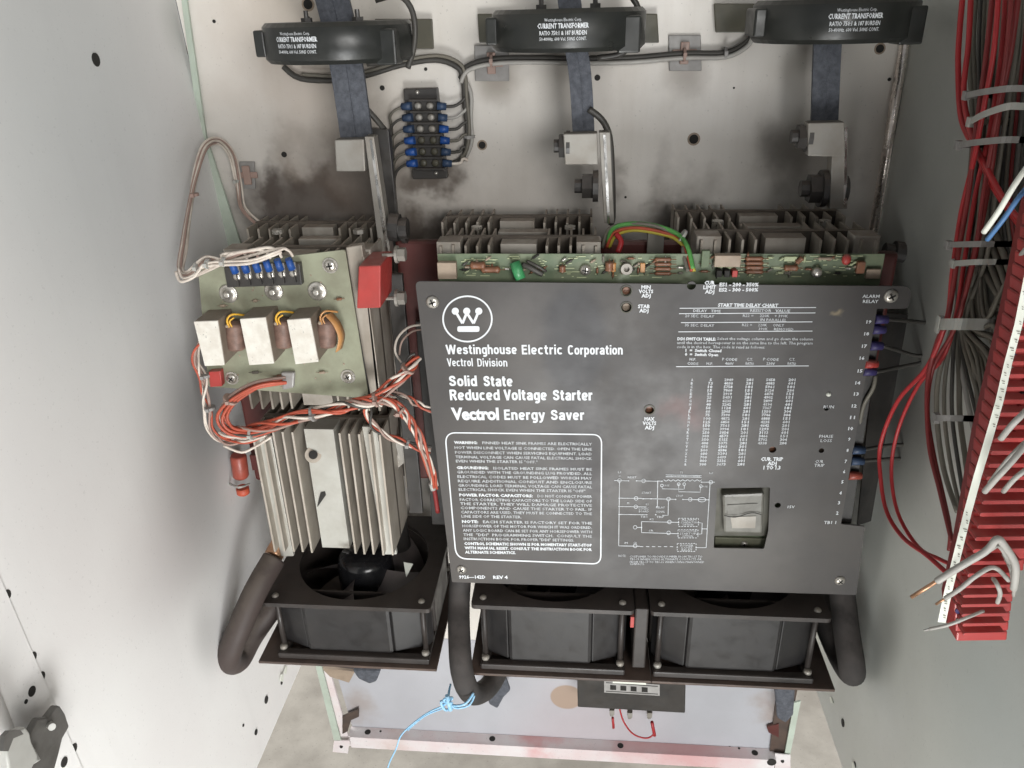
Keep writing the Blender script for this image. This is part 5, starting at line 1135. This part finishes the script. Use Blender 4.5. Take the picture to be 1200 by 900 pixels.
part('standoff_bracket', [box(W(1190, 600, -.49)[0], RX-.001, -.485, -.480, W(1190, 640, -.49)[2], W(1190, 440, -.49)[2])], 'bar', rt)
mk = [(1235, 195), (1210, 300), (1194, 380), (1182, 425), (1172, 469), (1158, 518), (1146, 558), (1134, 602), (1123, 647), (1112, 691), (1104, 729)]
mw = 4.2; v = []; f = []
for a, b in mk: v += [W(a-mw-1, b, YB-.0070), W(a+mw, b+1, YB-.0070), W(a+mw, b+1, YB-.0055), W(a-mw-1, b, YB-.0055)]
for i in range(len(mk)-1):
    for j in range(4): f.append((i*4+j, i*4+(j+1) % 4, i*4+4+(j+1) % 4, i*4+4+j))
f += [(0, 1, 2, 3), tuple(4*(len(mk)-1)+j for j in (3, 2, 1, 0))]
ms = part('marker_strip', [(v, f)], 'marker', rt)
tk = []
random.seed(5)
for s in range(46):
    t = s/46*(len(mk)-1); i = int(t); u = t-i; a = mk[i][0]+(mk[i+1][0]-mk[i][0])*u; b = mk[i][1]+(mk[i+1][1]-mk[i][1])*u
    if 505 < b < 592: continue
    c = (a+random.uniform(-1.5, 1.5), b); l = random.uniform(.8, 2.4)
    tk.append(stroke([(c[0]-l, c[1]), (c[0]+l, c[1]+1)], random.uniform(.7, 1.3), YB-.0074)); tk.append(stroke([(c[0]-1, c[1]+3), (c[0]+l, c[1]+3.6)], .8, YB-.0074))
part('marker_writing', tk, 'greywire', ms)
# loose cut wires over the red block
def cut(label, pts, X, r, m, tip=None, tipc='copper', dx=None):
    t = thing('cut_wire', label, 'wire', W(*pts[0], X), 'loose cut wires by the red terminal block')
    n_ = len(pts); P = [W(a, b, X-.012*math.sin(3.1*i/max(1, n_-1))) for i, (a, b) in enumerate(pts)]
    r = r*.50; part('insulation', [tube(P, r, 10, 5)], m, t, smooth=True)
    if tip:
        d = Vector(sub(P[0], P[1])).normalized()*tip; part('bare_end', [cyl(P[0], tuple(Vector(P[0])+d), r*.6, 8)], tipc, t, smooth=True)
cut('thick grey wire with a bare copper end bending over the red terminal block', [(1098, 681), (1125, 664), (1155, 646), (1168, 632), (1176, 638), (1190, 662), (1188, 690)], -.55, .0048, 'ltgrey', .024)
cut('second grey wire beside the thick one with copper end', [(1104, 676), (1130, 662), (1158, 645), (1172, 640), (1186, 665)], -.540, .0036, 'ltgrey')
cut('grey wire with a pinkish cut end under the thick one', [(1108, 701), (1125, 690), (1145, 674), (1165, 665), (1182, 680)], -.537, .0032, 'ltgrey', .012)
cut('lowest thin grey wire pointing left over the red terminal block', [(1090, 737), (1112, 732), (1135, 723), (1152, 716)], -.540, .0024, 'ltgrey', .006, 'tie')
cut('short hooked grey wire low on the red terminal block', [(1169, 706), (1172, 695), (1168, 684), (1164, 678)], -.540, .0030, 'ltgrey')
cut('grey wire crossing the red block to the right of the marker strip', [(1173, 514), (1186, 498), (1200, 484), (1225, 460)], -.545, .0038, 'ltgrey')
cut('pair of grey wire ends above the clean part of the marker strip', [(1154, 576), (1168, 560), (1188, 538), (1215, 505)], -.545, .0038, 'ltgrey')
cut('short grey wire end right of the pair on the red block', [(1176, 576), (1188, 562), (1203, 550), (1220, 540)], -.540, .0032, 'ltgrey')
cut('grey wire lying behind the pair on the red block', [(1160, 566), (1180, 540), (1205, 515), (1225, 500)], -.536, .0030, 'ltgrey')
cut('loose white wire end crossing the red bundle at upper right', [(1153, 272), (1170, 248), (1190, 215), (1215, 180)], -.50, .0034, 'marker')
cut('loose blue wire end just under the white one at upper right', [(1157, 281), (1175, 258), (1195, 230), (1220, 200)], -.495, .0030, 'bluewire')
cut('pale grey wire end near the right edge above the marker strip', [(1196, 300), (1206, 288), (1220, 270)], -.50, .0034, 'ltgrey', .006)
for k in range(3): cut(('nearest', 'middle', 'farthest')[k]+' of three thin grey wires curving down behind the thick bent one', [(1176+k*3, 650+k*6), (1184+k*2, 665+k*5), (1188, 690+k*4)], -.532, .0026, 'ltgrey')

# ================================================================== LIGHT
w = bpy.data.worlds.new('World'); S.world = w; w.use_nodes = True
bg = w.node_tree.nodes['Background']; bg.inputs[0].default_value = (.92, .95, .97, 1); bg.inputs[1].default_value = .22
def area(loc, target, size, power, colr, sy_=None):
    l = bpy.data.lights.new('lamp', 'AREA'); l.energy = power; l.color = colr; l.size = size; l.shape = 'RECTANGLE'; l.size_y = sy_ or size
    o = bpy.data.objects.new('lamp', l); COL.objects.link(o); o.location = loc
    o.rotation_euler = (Vector(target)-Vector(loc)).to_track_quat('-Z', 'Y').to_euler()
area((.75, -2.4, 1.35), (-.1, 0, .85), .9, 33, (1.0, .985, .96))
area((.30, -1.75, .05), (-.20, -.1, .45), .6, 14, (.95, .975, 1.0))
area((.05, -1.25, .15), (-.48, -.62, .42), .35, 5.5, (1.0, .975, .95))  # added fill, brightens the lower left wall
area((-1.0, .35, .75), (-.50, -.05, -.12), .6, 8, (1.0, .98, .95))  # added outside the left wall to brighten the floor
area((1.05, .35, .75), (.50, -.05, -.12), .6, 8, (1.0, .98, .95))  # added outside the right wall to brighten the floor
area((.05, -1.2, .10), (.40, -.55, .50), .3, 3.6, (.96, 1.0, .98))  # added fill, brightens the lower right wall
S.view_settings.view_transform = 'Standard'; S.view_settings.look = 'None'; S.view_settings.exposure = 0; S.view_settings.gamma = 1
S.render.engine = 'CYCLES'
S.cycles.use_denoising = True
S.render.resolution_x = 1024; S.render.resolution_y = 768
